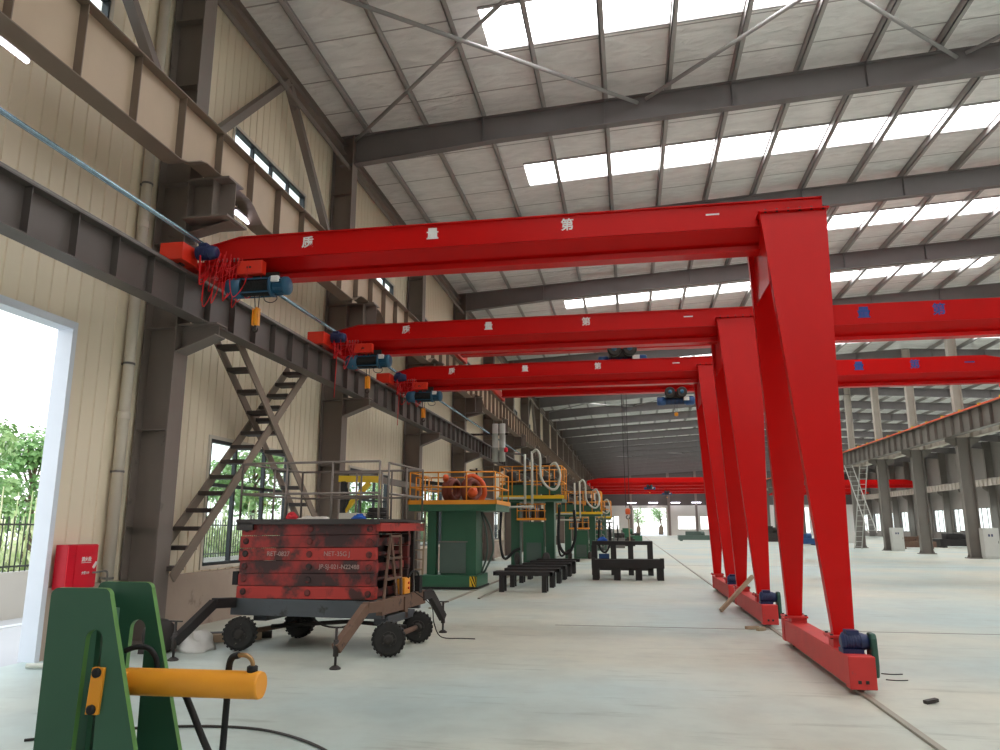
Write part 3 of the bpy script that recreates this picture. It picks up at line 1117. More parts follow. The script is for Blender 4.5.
def gantry(yc, tag_label, chars):
    root = thing('gantry_crane', tag_label, 'crane', (RX, yc, 0), group='red gantry cranes on the left aisle')

    def put(m, name, mat, par=root, bevel=0):
        m.v = [p - Vector((RX, 0, 0)) for p in m.v]
        return m.build(name, mat, par, bevel)
    xa, xt, xb, xe = -6.09, -5.55, 1.78, 2.585
    z0, z1, z2, z3, z4 = 5.165, 5.46, 5.57, 5.665, 5.79
    # box girder, tapered towards the wall end
    m = MB()
    m.prism([(xa, z3), (xt, z4), (xe, z4), (xe, z2), (xb, z2), (xb, z1), (xa, z1)], (0, -.23, 0), (1, 0, 0), (0, 0, 1), (0, .46, 0))
    m.hexa([(xa, -.26, z3), (xt, -.26, z4), (xt, .26, z4), (xa, .26, z3), (xa, -.26, z3 + .014), (xt, -.26, z4 + .014), (xt, .26, z4 + .014), (xa, .26, z3 + .014)])
    m.box(xt, xe, -.26, .26, z4, z4 + .014)
    g = put(m, 'girder', 'red')
    put(MB().box(xa, xb, -.26, .26, z1 - .016, z1), 'girder_lip', 'red')
    # lower beam: tapering plates, web and bottom flange that the hoist runs on
    m = MB()
    m.prism([(-.235, z1 - .016), (.235, z1 - .016), (.07, z1 - .16), (.012, z1 - .18), (.012, z0 + .02), (-.012, z0 + .02), (-.012, z1 - .18), (-.07, z1 - .16)],
            (xa + .1, 0, 0), (0, 1, 0), (0, 0, 1), (xb + .1 - xa - .1, 0, 0))
    m.box(xa + .1, xb + .1, -.11, .11, z0, z0 + .022)
    put(m, 'hoist_beam', 'red')
    for x, ch in chars:
        text('lettering', ch, g, (x - RX, -.232, z3 - .02), .18, 'text_white', (PI / 2, 0, 0), .004)
    # end carriage riding on the runway rail
    put(MB().box(LOX - .10, LOX + .10, -.5, .95, 5.29, 5.40), 'end_carriage', 'red', bevel=.006)
    ec = put(MB().box(LOX - .2, LOX + .16, -.83, -.45, 5.285, 5.54), 'buffer_box', 'redbox', bevel=.008)
    for y in (-.64, .75):
        put(MB().lathe([(.05, -.05), (.05, .03), (.075, .03), (.075, .05)], (LOX, y, 5.325), (1, 0, 0), 18), 'wheel', 'iron', ec)
    put(MB().box(LOX - .1, xa + .45, -.24, .24, 5.385, 5.445), 'saddle', 'red')
    mo = MB()
    mo.lathe([(.05, 0), (.10, .02), (.10, .26), (.085, .29), (.085, .31), (.05, .32)], (LOX + .2, -.55, 5.46), (1, 0, 0), 18)
    for k in range(8):
        mo.lathe([(.107, 0), (.107, .012)], (LOX + .23 + k * .025, -.55, 5.46), (1, 0, 0), 18)
    mo.box(LOX + .26, LOX + .38, -.62, -.48, 5.53, 5.59)
    put(mo, 'travel_motor', 'navy')
    # legs: wide at the girder, narrow at the foot
    for s in (-1, 1):
        tx = 1.765 if s < 0 else 1.71
        bx0, bx1 = (2.09, 2.30) if s < 0 else (2.04, 2.22)
        fy = s * (.96 if s < 0 else 1.19)
        f0, f1, fz = abs(fy) - .06, abs(fy) + .06, .47 if s < 0 else .43
        tr_ = 2.57 if s < 0 else 2.52
        top = [(tx, .34), (tr_, .34), (tr_, .44), (tx, .44)]
        bot = [(bx0, f0), (bx1, f0), (bx1, f1), (bx0, f1)]
        P = [(x, s * y, fz) for x, y in bot] + [(x, s * y, 5.55) for x, y in top]
        if s < 0:
            P = [P[1], P[0], P[3], P[2], P[5], P[4], P[7], P[6]]
        lg = put(MB().hexa(P), 'leg', 'red')
        fl = MB().box(bx0 - .06, bx1 + .06, fy - .14, fy + .14, fz - .02, fz + .005)
        fl.box(2.07, 2.27, fy - .1, fy + .1, .35, fz - .02)
        put(fl, 'foot_flange', 'red_wear', lg)
        for bx in (bx0 - .035, bx1 + .035):
            for by in (-.11, .11):
                put(MB().lathe([(.017, 0), (.017, .05)], (bx, fy + by, fz - .03), (0, 0, 1), 6), 'bolt', 'iron', lg)
        tp = MB().box(tx - .02, 2.60, min(s * .02, s * .48), max(s * .02, s * .48), 5.55, 5.57)
        put(tp, 'top_flange', 'red', lg)
        for k in range(6):
            put(MB().lathe([(.016, 0), (.016, .045)], (1.83 + k * .14, s * .462, 5.54), (0, 0, 1), 6), 'bolt', 'iron', lg)
    put(MB().prism([(-.40, 5.55), (.40, 5.55), (.54, 4.6), (.50, 4.58), (-.50, 4.58), (-.54, 4.6)], (1.80, 0, 0), (0, 1, 0), (0, 0, 1), (.012, 0, 0)), 'gusset_plate', 'red')
    # bottom carriage on the floor rail
    bc = put(MB().box(RX - .115, RX + .115, -1.52, 1.52, .07, .35), 'bottom_carriage', 'red_wear', bevel=.006)
    for s in (-1, 1):
        e = MB().box(RX - .125, RX + .125, min(s * 1.52, s * 1.68), max(s * 1.52, s * 1.68), .055, .36)
        put(e, 'end_cap', 'red_wear', bc, .006)
        for q in (-.035, .035):
            put(MB().box(RX + q - .015, RX + q + .015, s * 1.685 - .006, s * 1.685 + .006, .11, .14), 'buffer_lug', 'iron', bc)
        put(MB().lathe([(.07, -.06), (.10, -.06), (.10, -.045), (.08, -.045), (.08, .045), (.10, .045), (.10, .06), (.07, .06)], (RX, s * 1.3, .108), (1, 0, 0), 20), 'wheel', 'iron', bc)
    mo = MB()
    mo.lathe([(.05, 0), (.087, .02), (.087, .21), (.075, .24), (.075, .26), (.045, .27)], (RX - .10, -1.34, .455), (1, 0, 0), 18)
    for k in range(7):
        mo.lathe([(.093, 0), (.093, .01)], (RX - .07 + k * .025, -1.34, .455), (1, 0, 0), 18)
    mo.box(RX - .05, RX + .07, -1.40, -1.28, .53, .57)
    mo.box(RX - .1, RX + .1, -1.43, -1.25, .35, .39)
    put(mo, 'drive_motor', 'navy')
    gc = MB()
    gc.prism([(-.10, .50), (-.07, .55), (.05, .55), (.10, .50), (.12, .24), (.10, .12), (-.08, .12), (-.11, .24)], (RX + .165, -1.36, 0), (0, 1, 0), (0, 0, 1), (.06, 0, 0))
    put(gc, 'gear_cover', 'gcover', bevel=.02)
    # control cables hanging in loose red loops at the wall end
    rr = random.Random(int(yc * 10))
    for k in range(15):
        x = -5.95 + rr.uniform(0, .6)
        y = rr.uniform(-.62, -.27)
        dx, dz = rr.uniform(-.15, .18), rr.uniform(.25, .75)
        m = MB().tube(spline([(x, y, 5.44), (x + dx * .3, y - .05, 5.44 - dz * .6), (x + dx * .7, y, 5.44 - dz), (x + dx + .1, y + .05, 5.44 - dz * .7), (x + dx + .18, y, 5.27)], 5), .007, 5, caps=False)
        put(m, 'control_cable', 'cable_red')
    for k in range(6):
        z = 5.4 + rr.uniform(-.05, .08)
        m = MB().tube(spline([(-5.95, -.6, z), (-5.9, -.65, z - .18), (-5.95, -.55, z - .36), (-5.93, -.4, z - .2), (-5.95, -.35, 5.44)], 5), .010, 5, caps=False)
        put(m, 'control_cable', 'cable_red')
    put(MB().tube([(-5.9, -.5, 5.44), (-5.92, -.52, 4.2 if yc > 14 else 4.75)], .008, 5), 'control_cable', 'cable_red')
    for k in range(6):
        put(MB().lathe([(.013, 0), (.013, .05)], (-5.85 + .06 * k, -.255, 5.42), (0, 0, 1), 8), 'cable_hanger', 'grey')
    return root


def hoist(x, yc, label, z=5.33):
    """low headroom wire rope hoist: the drum hangs in front of the girder flange"""
    h = thing('electric_hoist', label, 'hoist', (x, yc, z), group='rope hoists under the red gantry girders')
    DY, DZ_ = -.36, -.21
    for sx in (-.16, .16):
        for sy in (-1, 1):
            MB().lathe([(.05, 0), (.05, .04), (.062, .04), (.062, .055)], (sx, sy * .03, .075), (0, sy, 0), 14).build('trolley_wheel', 'iron', h)
    m = MB()
    for sy in (-1, 1):
        m.box(-.24, .24, sy * .125 - .008, sy * .125 + .008, -.16, .12)
    m.box(-.2, .2, -.14, .14, -.2, -.16)
    m.box(-.05, .05, -.36, -.12, -.19, -.165)
    m.build('trolley', 'iron', h)
    m = MB()
    m.lathe([(.13, 0), (.13, .5)], (-.25, DY, DZ_), (1, 0, 0), 24)
    for k in range(18):
        m.lathe([(.139, 0), (.139, .016)], (-.24 + k * .027, DY, DZ_), (1, 0, 0), 20)
    m.build('rope_drum', 'rope', h)
    m = MB()
    m.lathe([(.1, -.54), (.155, -.51), (.168, -.45), (.168, -.25)], (0, DY, DZ_), (1, 0, 0), 24)
    m.lathe([(.172, .25), (.172, .30)], (0, DY, DZ_), (1, 0, 0), 24)
    for a in (.6, 2.4, 3.9, 5.3):
        m.bar((-.26, DY + .16 * math.cos(a), DZ_ + .16 * math.sin(a)), (.26, DY + .16 * math.cos(a), DZ_ + .16 * math.sin(a)), .02, .02)
    m.build('gearbox', 'teal', h)
    m = MB()
    m.lathe([(.125, .30), (.132, .32), (.132, .46), (.148, .47), (.148, .53), (.12, .56), (.05, .57)], (0, DY, DZ_), (1, 0, 0), 24)
    for k in range(12):
        a = k * 2 * PI / 12
        m.bar((.31, DY + math.cos(a) * .136, DZ_ + math.sin(a) * .136), (.46, DY + math.cos(a) * .136, DZ_ + math.sin(a) * .136), .01, .02, up=(0, math.cos(a), math.sin(a)))
    m.build('motor', 'teal', h)
    MB().box(.30, .43, DY - .165, DY - .09, DZ_ + .03, DZ_ + .13).build('terminal_box', 'text_white', h, bevel=.012)
    c = MB().box(-.30, .14, DY - .17, DY - .02, -.03, .19).build('control_box', 'redbox', h, bevel=.012)
    MB().box(-.13, -.05, DY - .173, DY - .17, .06, .09).build('nameplate', 'iron', c)
    for sx in (-.04, .05):
        MB().tube([(sx, DY - .02, DZ_ - .12), (sx * .6, DY, -.55)], .007, 6).build('wire_rope', 'iron', h)
    m = MB()
    m.lathe([(.02, 0), (.04, .02), (.046, .09), (.04, .24), (.02, .3)], (0, DY, -.84), (0, 0, 1), 14)
    m.box(-.055, -.042, DY - .035, DY + .035, -.84, -.56).box(.042, .055, DY - .035, DY + .035, -.84, -.56)
    hb = m.build('hook_block', 'hook', h)
    m = MB()
    m.tube(arc((0, DY, -.90), .045, PI / 2 + .4, 2 * PI + .6, 12, (1, 0, 0), (0, 0, 1)), [.017] * 9 + [.014, .011, .008, .005], 8)
    m.tube([(0, DY, -.80), (0, DY, -.86)], .018, 8)
    m.build('hook', 'iron', hb)
    MB().tube(spline([(.14, DY - .05, -.33), (.18, DY - .08, -.46), (.3, DY - .08, -.5), (.38, DY - .06, -.44), (.32, DY - .02, -.32)], 5), .007, 5).build('loose_cable', 'iron', h)
    return h


gantry(9.83, 'nearest red gantry crane, standing in front of the other two', [(-4.49, '质'), (-2.62, '量'), (-.72, '第'), (1.205, '一')])
gantry(14.8, 'red gantry crane standing second, between the nearest and the third one', [(-4.51, '质'), (-2.75, '量'), (-.75, '第'), (1.25, '一')])
gantry(19.1, 'third red gantry crane, whose legs stand furthest back of the three', [(-4.55, '质'), (-2.59, '量'), (-.70, '第'), (1.26, '一')])
h0 = hoist(-5.17, 9.83, 'teal rope hoist with orange hook under the nearest gantry girder', 5.165)
h0.scale = (.87, .9, .9)
dup(h0, (-5.28, 14.8, 5.165), 'blue rope hoist under the second gantry girder from the front')
dup(h0, (-5.28, 19.1, 5.165), 'small blue rope hoist under the third gantry girder near the wall')

# floor rail the gantries run on
tag(MB().box(RX - .028, RX + .028, -6, 140, 0, .022).build('floor_rail', 'rail'), 'long steel rail set in the floor under the red gantry legs', 'rail')
tag(MB().box(-4.0 - .03, -4.0 + .03, 15.0, 60, 0, .03).build('floor_rail', 'rail'), 'floor rail along the wall side of the green machine towers', 'rail')
tag(MB().box(-3.45 - .03, -3.45 + .03, 17.2, 60, 0, .03).build('floor_rail', 'rail'), 'floor rail running beside the black trestles', 'rail')

# ------------------------------------------------------------------ overhead bridge cranes on the upper runway
def bridge(yc, label, chars, z0=7.76, x0=-6.35, x1=17.05, size=.42, detail=True):
    root = thing('bridge_crane', label, 'crane', (x0, yc, z0), group='red overhead bridge cranes')

    def put(m, name, mat, par=root, bevel=0):
        m.v = [p - Vector((x0, 0, z0)) for p in m.v]
        return m.build(name, mat, par, bevel)
    za, zb = z0 + .5, z0 + 1.2
    m = MB()
    m.prism([(x0 - .1, zb - .35), (x0 + 1.6, zb), (x1 - 1.6, zb), (x1 + .1, zb - .35), (x1 + .1, za), (x0 - .1, za)], (0, -.35, 0), (1, 0, 0), (0, 0, 1), (0, .7, 0))
    g = put(m, 'girder', 'red')
    m = MB()
    m.prism([(-.34, za), (.34, za), (.06, za - .3), (.015, za - .33), (.015, z0 + .03), (-.015, z0 + .03), (-.015, za - .33), (-.06, za - .3)],
            (x0 + .4, 0, 0), (0, 1, 0), (0, 0, 1), (x1 - x0 - .8, 0, 0))
    m.box(x0 + .4, x1 - .4, -.2, .2, z0, z0 + .03)
    put(m, 'hoist_beam', 'red')
    for x, ch in chars:
        text('lettering', ch, g, (x - x0, -.352, z0 + .87 - z0), size, 'text_blue', (PI / 2, 0, 0), .01)
    for xe in (x0 + .1, x1 - .1):
        e = put(MB().box(xe - .16, xe + .16, -1.7, 1.7, z0 + .08, z0 + .4), 'end_carriage', 'redbox', bevel=.01)
        for y in (-1.3, 1.3):
            put(MB().lathe([(.13, -.06), (.13, .06)], (xe, y, z0 + .13), (1, 0, 0), 18), 'wheel', 'iron', e)
    return root


bridge(26.15, 'red overhead bridge crane spanning the aisle just behind the second gantry girder', [(5.6, '质'), (7.94, '量'), (10.27, '第'), (12.6, '一')])
bridge(35.15, 'red overhead bridge crane next beyond, seen under the third gantry girder', [(7.95, '质'), (10.28, '量'), (12.6, '第'), (14.82, '一')])


def crab(x, yc, z, label):
    """monorail hoist seen end on: two round trolley motors over a drum"""
    h = thing('electric_hoist', label, 'hoist', (x, yc, z), group='rope hoists on the overhead bridge cranes')
    for s in (-.27, .27):
        m = MB().lathe([(.14, 0), (.24, .03), (.24, .22), (.2, .25), (.2, .3)], (s, -.27, -.06), (0, -1, 0), 24)
        q = m.build('trolley_motor', 'iron', h)
        MB().lathe([(.09, 0), (.09, .02), (.03, .03)], (s, -.57, -.06), (0, -1, 0), 16).build('fan_cover', 'teal', q)
    m = MB()
    m.box(-.4, .4, -.25, -.22, -.3, .0).box(-.4, .4, .22, .25, -.3, .25)
    m.box(-.45, .45, -.22, .22, -.18, -.12)
    m.build('trolley', 'iron', h)
    m = MB().lathe([(.16, -.85), (.2, -.82), (.2, -.5), (.17, -.5), (.17, .45), (.21, .45), (.21, .8), (.16, .86)], (0, 0, -.4), (1, 0, 0), 24)
    m.build('drum', 'blue', h)
    m = MB()
    for k in range(14):
        m.lathe([(.178, 0), (.178, .03)], (-.45 + k * .06, 0, -.4), (1, 0, 0), 18)
    m.build('rope_turns', 'iron', h)
    MB().box(.35, .6, -.3, -.2, -.42, -.25).build('terminal_box', 'text_white', h)
    m = MB()
    for s in (-.06, .06):
        m.tube([(s, 0, -.55), (s * .5, 0, -.95)], .01, 5)
    m.build('wire_rope', 'iron', h)
    m = MB().lathe([(.04, 0), (.09, .03), (.09, .15), (.04, .18)], (0, 0, -1.12), (0, 0, 1), 12)
    m.build('hook_block', 'hook', h)
    return h


c0 = crab(-.1, 26.15, 7.76, 'pair of round black hoist motors hanging above the third gantry girder')
dup(c0, (2.25, 35.15, 7.76), 'blue hoist hanging under the further bridge girder beside a gantry leg')

for k, (y, z) in enumerate(((117, 7.76), (127, 7.76), (137, 7.76), (146, 7.76))):
    bridge(y, ('faraway red bridge crane, nearest of those under the dark end of the roof',
               'faraway red bridge crane, second of the row under the dark end of the roof',
               'faraway red bridge crane, third of the row under the dark end of the roof',
               'faraway red bridge crane, last of the row before the end wall')[k], [], z)
dup(c0, (3.0, 117, 7.76), 'tiny dark hoist on the nearest of the faraway bridge cranes')
dup(c0, (6.5, 137, 7.76), 'tiny dark hoist on the third of the faraway bridge cranes')
for k, y in enumerate((118, 142)):
    bridge(y, ('red bridge crane of the second aisle, nearer one behind the middle columns',
               'red bridge crane of the second aisle, farther one behind the middle columns')[k], [], 7.20, 18.25, 41.0)
# rope and hook dropping into the aisle from a bridge hoist
t = thing('hanging_hook', 'long dark ropes with a small orange hook block hanging down mid aisle', 'hook', (-.12, 35.15, 2.28))
m = MB()
m.tube([(-.08, 0, 0.2), (-.12, 0, 5.475)], .014, 5)
m.tube([(.08, 0, 0.2), (.1, 0, 5.475)], .014, 5)
m.build('rope', 'iron', t)
MB().lathe([(.06, -.12), (.11, -.1), (.12, .1), (.06, .16)], (0, 0, 0), (0, 0, 1), 14).build('block', 'robot', t)
MB().tube(arc((0, 0, -.24), .08, PI / 2, 2 * PI + .3, 10, (1, 0, 0), (0, 0, 1)), .022, 8).build('hook', 'iron', t)
m = MB().bar((.02, 0, -.3), (.06, .1, -1.7), .05, .05)
m.build('sling_pole', 'wood', t)

# ------------------------------------------------------------------ green stand with the yellow ram
t = thing('cylinder_stand', 'dark green A-shaped steel stand in front of the red hydrant cabinet', 'stand', (-3.0, 3.9, 0), 0.0)


def concave_prism(poly, y, t):
    """extrude a concave outline by letting Blender tessellate the caps"""
    import mathutils.geometry as G
    m = MB()
    k = len(poly)
    tri = G.tessellate_polygon([[Vector((a, b, 0)) for a, b in poly]])
    A = [(a, y, b) for a, b in poly]
    B = [(a, y + t, b) for a, b in poly]
    F = []
    area = sum(poly[i][0] * poly[(i + 1) % k][1] - poly[(i + 1) % k][0] * poly[i][1] for i in range(k))
    for f in tri:
        p = [poly[i] for i in f]
        ar = (p[1][0] - p[0][0]) * (p[2][1] - p[0][1]) - (p[2][0] - p[0][0]) * (p[1][1] - p[0][1])
        f = tuple(f) if ar > 0 else tuple(reversed(f))
        F.append(f)
        F.append(tuple(k + i for i in reversed(f)))
    for i in range(k):
        j = (i + 1) % k
        F.append((i, i + k, j + k, j) if area > 0 else (j, j + k, i + k, i))
    return m.add(A + B, F)


def stand_plate(x0, h=1.265, r=.045, sw=.105, sz=1.045):
    """upright plate: plumb left edge, raking right edge, rounded top corners, arched slot open at the foot"""
    w_top, w_bot = .372, .73
    out = [(x0 + w_bot, 0)]
    out += [(x0 + w_top - r + r * math.cos(a), h - r + r * math.sin(a)) for a in [i * PI / 2 / 5 for i in range(6)]]
    out += [(x0 + r - r * math.sin(a), h - r + r * math.cos(a)) for a in [i * PI / 2 / 5 for i in range(6)]]
    out += [(x0, 0), (x0 + .215, 0)]
    c = x0 + .30
    out += [(c - sw / 2 * math.cos(a), sz - sw / 2 + sw / 2 * math.sin(a)) for a in [i * PI / 8 for i in range(9)]]
    out += [(c + sw / 2 + .01, 0)]
    return out


for nm, x0, y in (('front_plate', -.235, -.03), ('rear_plate', -.295, .43)):
    p = concave_prism(stand_plate(x0), y, .035).build(nm, 'green', t)
    p.data.materials.append(M['green_edge'])
    for q in p.data.polygons:
        if abs(q.normal.y) < .5:
            q.material_index = 1
MB().box(-.20, -.18, .005, .43, .05, 1.2).build('web_plate', 'green', t)
MB().box(-.2, .2, .005, .43, .12, .14).build('web_plate', 'green', t)
MB().box(.015, .045, .05, .12, .0, 1.15).build('slide_bar', 'green', t)
MB().box(.085, .11, .03, .1, .0, 1.15).build('slide_bar', 'green', t)
t2 = thing('hydraulic_cylinder', 'yellow hydraulic cylinder held level by the green stand', 'cylinder', (-2.96, 4.1, .735), 0.03)
m = MB().lathe([(.070, .08), (.074, .09), (.074, .885), (.070, .90)], (0, 0, 0), (1, 0, 0), 40)
m.build('barrel', 'yellow', t2)
m = MB()
m.prism([(.0, -.125), (.075, -.125), (.09, .115), (.015, .115)], (.02, -.25, .0), (1, 0, 0), (0, 0, 1), (0, .03, 0))
m.box(.03, .09, -.22, -.06, -.05, .05)
m.box(.04, .12, -.07, .07, -.06, .06)
fl = m.build('mounting_flange', 'yellow', t2, bevel=.003)
for z in (.09, -.098):
    MB().lathe([(.026, 0), (.026, .012), (.016, .022)], (.064 + z * .06, -.25, z), (0, -1, 0), 14).build('bolt', 'black', fl)
MB().tube(spline([(.84, 0, .06), (.84, 0, .115), (.82, 0, .145), (.785, .0, .158), (.75, 0, .155)], 4), .013, 10).build('fitting', 'brass', t2)
MB().lathe([(.03, 0), (.03, .03), (.022, .035)], (.84, 0, .068), (0, 0, 1), 16).build('fitting_nut', 'black', t2)
m = MB().tube(spline([(.755, 0, .157), (.71, .01, .14), (.685, .03, .08), (.67, .06, -.08), (.665, .06, -.35), (.68, .02, -.55), (.77, -.1, -.715), (.97, -.3, -.715)], 7), .019, 10)
m.build('hose', 'black', t2)
m = MB().tube(spline([(.25, .2, .0), (.36, .14, -.08), (.46, .08, -.18), (.56, .03, -.30), (.7, -.04, -.45), (.86, -.1, -.65), (1.1, -.2, -.715)], 7), .019, 10)
m.build('hose', 'black', t2)
m = MB().tube(spline([(-.04, .14, .14), (.02, .16, .16), (.09, .18, .15), (.13, .2, .09), (.13, .22, .02)], 6), .016, 8)
m.build('hose', 'black', t2)

# ------------------------------------------------------------------ scissor lift
LX, LY, LR = -4.05, 10.25, math.radians(-4)
t = thing('scissor_lift', 'rusty red scissor lift on four black wheels with railings on its platform', 'lift', (LX, LY, 0), LR)
ZF0, ZF1 = .44, .66
m = MB()
m.box(-1.28, .92, -.62, -.54, ZF0, ZF1)
m.box(-1.28, .92, .74, .82, ZF0, ZF1)
m.box(-1.28, -1.2, -.54, .74, ZF0, ZF1)
m.box(-1.0, -.8, -.5, .5, .36, .46)
m.box(.75, .95, -.5, .5, .36, .46)
m.box(-1.2, .84, -.54, .74, ZF1 - .03, ZF1)
m.build('chassis', 'chassis', t, bevel=.006)
m = MB().box(.845, .93, -.66, 1.0, ZF0 + .05, ZF1 + .02)
m.box(.86, .95, .1, .22, ZF0 - .06, ZF1)
m.build('end_beam', 'rust', t)
for (wx, wy, a) in ((-1.07, -.68, .3), (1.03, -.66, .35), (.99, .52, .3), (-.88, .58, .15)):
    wroot = MB()
    prof = [(.09, -.08), (.17, -.08), (.205, -.055), (.205, .055), (.17, .08), (.09, .08)]
    d = Vector((math.sin(a), -math.cos(a), 0))
    wroot.lathe(prof, (wx, wy, .215), d, 32)
    u = Vector((math.cos(a), math.sin(a), 0))
    for k in range(22):
        aa = k * 2 * PI / 22
        rad = u * math.cos(aa) + Vector((0, 0, 1)) * math.sin(aa)
        c = Vector((wx, wy, .215)) + rad * .206
        for s in (-1, 1):
            wroot.bar(c + d * .01 * s, c + d * .078 * s, .028, .018, up=rad)
    w = wroot.build('wheel', 'tyre', t)
    hb = MB().lathe([(.10, .05), (.10, .083), (.07, .07), (.055, .095), (.028, .1)], (wx, wy, .215), d, 20)
    for k in range(5):
        aa = k * 2 * PI / 5
        hb.lathe([(.012, .075), (.012, .095)], Vector((wx, wy, .215)) + (u * math.cos(aa) + Vector((0, 0, 1)) * math.sin(aa)) * .078, d, 6)
    hb.build('hub', 'iron', w)
m = MB()
MB().tube([(-1.07, -.62, .215), (-.88, .52, .215)], .035, 10).build('axle', 'rust', t)
MB().tube([(1.03, -.6, .215), (.99, .46, .215)], .035, 10).build('axle', 'rust', t)
MB().tube([(-.95, -.1, .24), (.1, .2, .3), (.9, .3, .24)], .028, 8).build('tow_bar', 'iron', t)

# outriggers: sloping arm, screw jack and foot pad
for (bx, by, fx, fy, mt) in ((-1.24, -.6, -1.42, -1.55, 'bench'), (.90, -.62, .76, -1.6, 'rust'), (.90, .9, 1.02, 1.58, 'bench'), (-1.24, .8, -1.5, 1.6, 'bench')):
    m = MB()
    k = .38
    kx, ky = bx + (fx - bx) * k, by + (fy - by) * k
    m.bar((bx, by, .60), (kx, ky, .62), .10, .13)
    m.bar((kx, ky, .62), (fx, fy, .22), .09, .12)
    arm = m.build('outrigger', mt, t, bevel=.006)
    j = MB()
    j.tube([(fx, fy, .03), (fx, fy, .46)], .016, 8)
    j.bar((fx - .09, fy, .46), (fx + .09, fy, .46), .016, .016)
    j.lathe([(.065, 0), (.065, .015), (.03, .04)], (fx, fy, 0), (0, 0, 1), 16)
    j.tube([(fx, fy, .14), (fx, fy, .32)], .032, 10)
    j.build('screw_jack', 'iron', arm)

# folded scissor arms, front pair row and back row, slightly crossed
NA = 6
zz = ZF1 + .005
hh = .161
for side, y in ((-1, -.56), (1, .62)):
    for k in range(NA):
        z = zz + k * .166
        tilt = .012
        lx0, lx1 = -1.22 + .012 * (k % 3), .80 - .01 * (k % 2)
        m = MB()
        m.hexa([(lx0, y - .045, z - tilt), (lx1, y - .045, z + tilt), (lx1, y + .045, z + tilt), (lx0, y + .045, z - tilt),
                (lx0, y - .045, z + hh - tilt), (lx1, y - .045, z + hh + tilt), (lx1, y + .045, z + hh + tilt), (lx0, y + .045, z + hh - tilt)])
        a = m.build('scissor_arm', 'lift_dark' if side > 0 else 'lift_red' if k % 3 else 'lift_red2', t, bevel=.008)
        if side < 0:
            for px_ in (-1.12, -.16, .70):
                MB().lathe([(.045, 0), (.045, .006), (.03, .012)], (px_, y - .045, z + hh / 2), (0, -1, 0), 16).build('pivot_pin', 'lift_dark', a)
            if k == 3:
                text('lettering', 'RET-0827', a, (-.62, y - .047, z + hh / 2), .085, 'text_faded')
                text('lettering', 'NET-35G J', a, (.24, y - .047, z + hh / 2 + .006), .085, 'text_faded')
            if k == 2:
                text('lettering', 'JP-SJ-021-N22488', a, (.28, y - .047, z + hh / 2 + .006), .08, 'text_faded')
    
for k in range(6):
    z = zz + k * .166 + .08
    for q in (.66, -1.05):
        MB().tube([(q, -.52, z), (q, .58, z)], .032, 10).build('cross_shaft', 'lift_dark', t)
    if k % 2 == 0:
        MB().box(.70, .74, -.5, .56, z - .05, z + .05).build('cross_plate', 'lift_red' if k == 2 else 'lift_dark', t)
m = MB()
m.box(-.8, .5, -.35, .4, ZF1, 1.35)
m.build('pump_casing', 'bench', t)
# ladder leaning at the end, battery box, switch box
m = MB()
A0, A1, B0, B1 = Vector((.88, -.5, .67)), Vector((.84, -.22, 1.5)), Vector((.88, .12, .67)), Vector((.84, .14, 1.5))
m.bar(A0, A1, .03, .04)
m.bar(B0, B1, .03, .04)
for q in (.3, .62, .97):
    m.bar(A0.lerp(A1, q), B0.lerp(B1, q), .025, .03)
m.bar((.88, -.05, .67), (.84, -.2, 1.45), .03, .04)
m.build('ladder', 'rust', t)
bb = MB().box(.78, .9, .2, .42, .68, .9).build('battery_box', 'yellow', t, bevel=.01)
bm_ = MB()
for z in (.76, .83):
    bm_.lathe([(.018, 0), (.018, .02)], (.9, .34, z), (1, 0, 0), 10)
bm_.build('switch', 'robot', bb)
m = MB().box(.86, .94, .7, .82, .66, .9)
m.tube(spline([(.9, .32, .9), (.92, .45, .98), (.92, .65, .96), (.9, .76, .9)], 5), .014, 8)
m.build('hand_pump', 'black', t)
m = MB().tube(spline([(.93, .5, .7), (1.15, .62, .5), (1.17, .7, .25), (1.25, .8, .05), (1.5, 1.0, .01), (1.7, 1.0, .01)], 7), .008, 6)
m.tube(spline([(.88, -.5, .52), (.9, -.3, .36), (.88, -.1, .42), (.88, .1, .36), (.88, .3, .5)], 6), .012, 6)
m.tube(spline([(-.3, -.3, .46), (-.1, -.25, .3), (.2, -.2, .28), (.4, -.2, .45)], 6), .014, 6)
m.build('cable', 'iron', t)
m = MB().box(-1.36, -1.28, -.5, -.46, .82, 1.0)
m.build('plug_frame', 'black', t)
# platform
ZP = 1.685
m = MB()
m.box(-1.26, .86, -.66, 1.12, ZP - .02, ZP + .02)
m.build('deck', 'iron', t)
m = MB().box(-1.24, -1.0, -.66, -.62, ZP - .13, ZP - .02).box(-1.24, .84, -.66, -.60, ZP - .05, ZP - .02)
m.build('deck_skirt', 'iron', t)
m = MB().box(.78, .85, -.6, 1.1, ZP - .14, ZP - .03)
m.box(-1.2, .85, 1.04, 1.12, ZP - .14, ZP - .03)
m.build('deck_edge_beam', 'lift_red2', t)
for q in (.70, -1.18):
    MB().box(q, q + .06, .9, .96, .6, ZP - .03).build('support_post', 'iron', t)


def railing(x0, y0, x1, y1, n, h, mid, name='guard_rail', par=t, mat='steel', r=.016, z=ZP):
    m = MB()
    for k in range(n):
        q = k / (n - 1)
        m.tube([(x0 + (x1 - x0) * q, y0 + (y1 - y0) * q, z), (x0 + (x1 - x0) * q, y0 + (y1 - y0) * q, z + h)], r, 8)
    for hz in [h] + list(mid):
        m.tube([(x0, y0, z + hz), (x1, y1, z + hz)], r, 8)
    return m.build(name, mat, par)


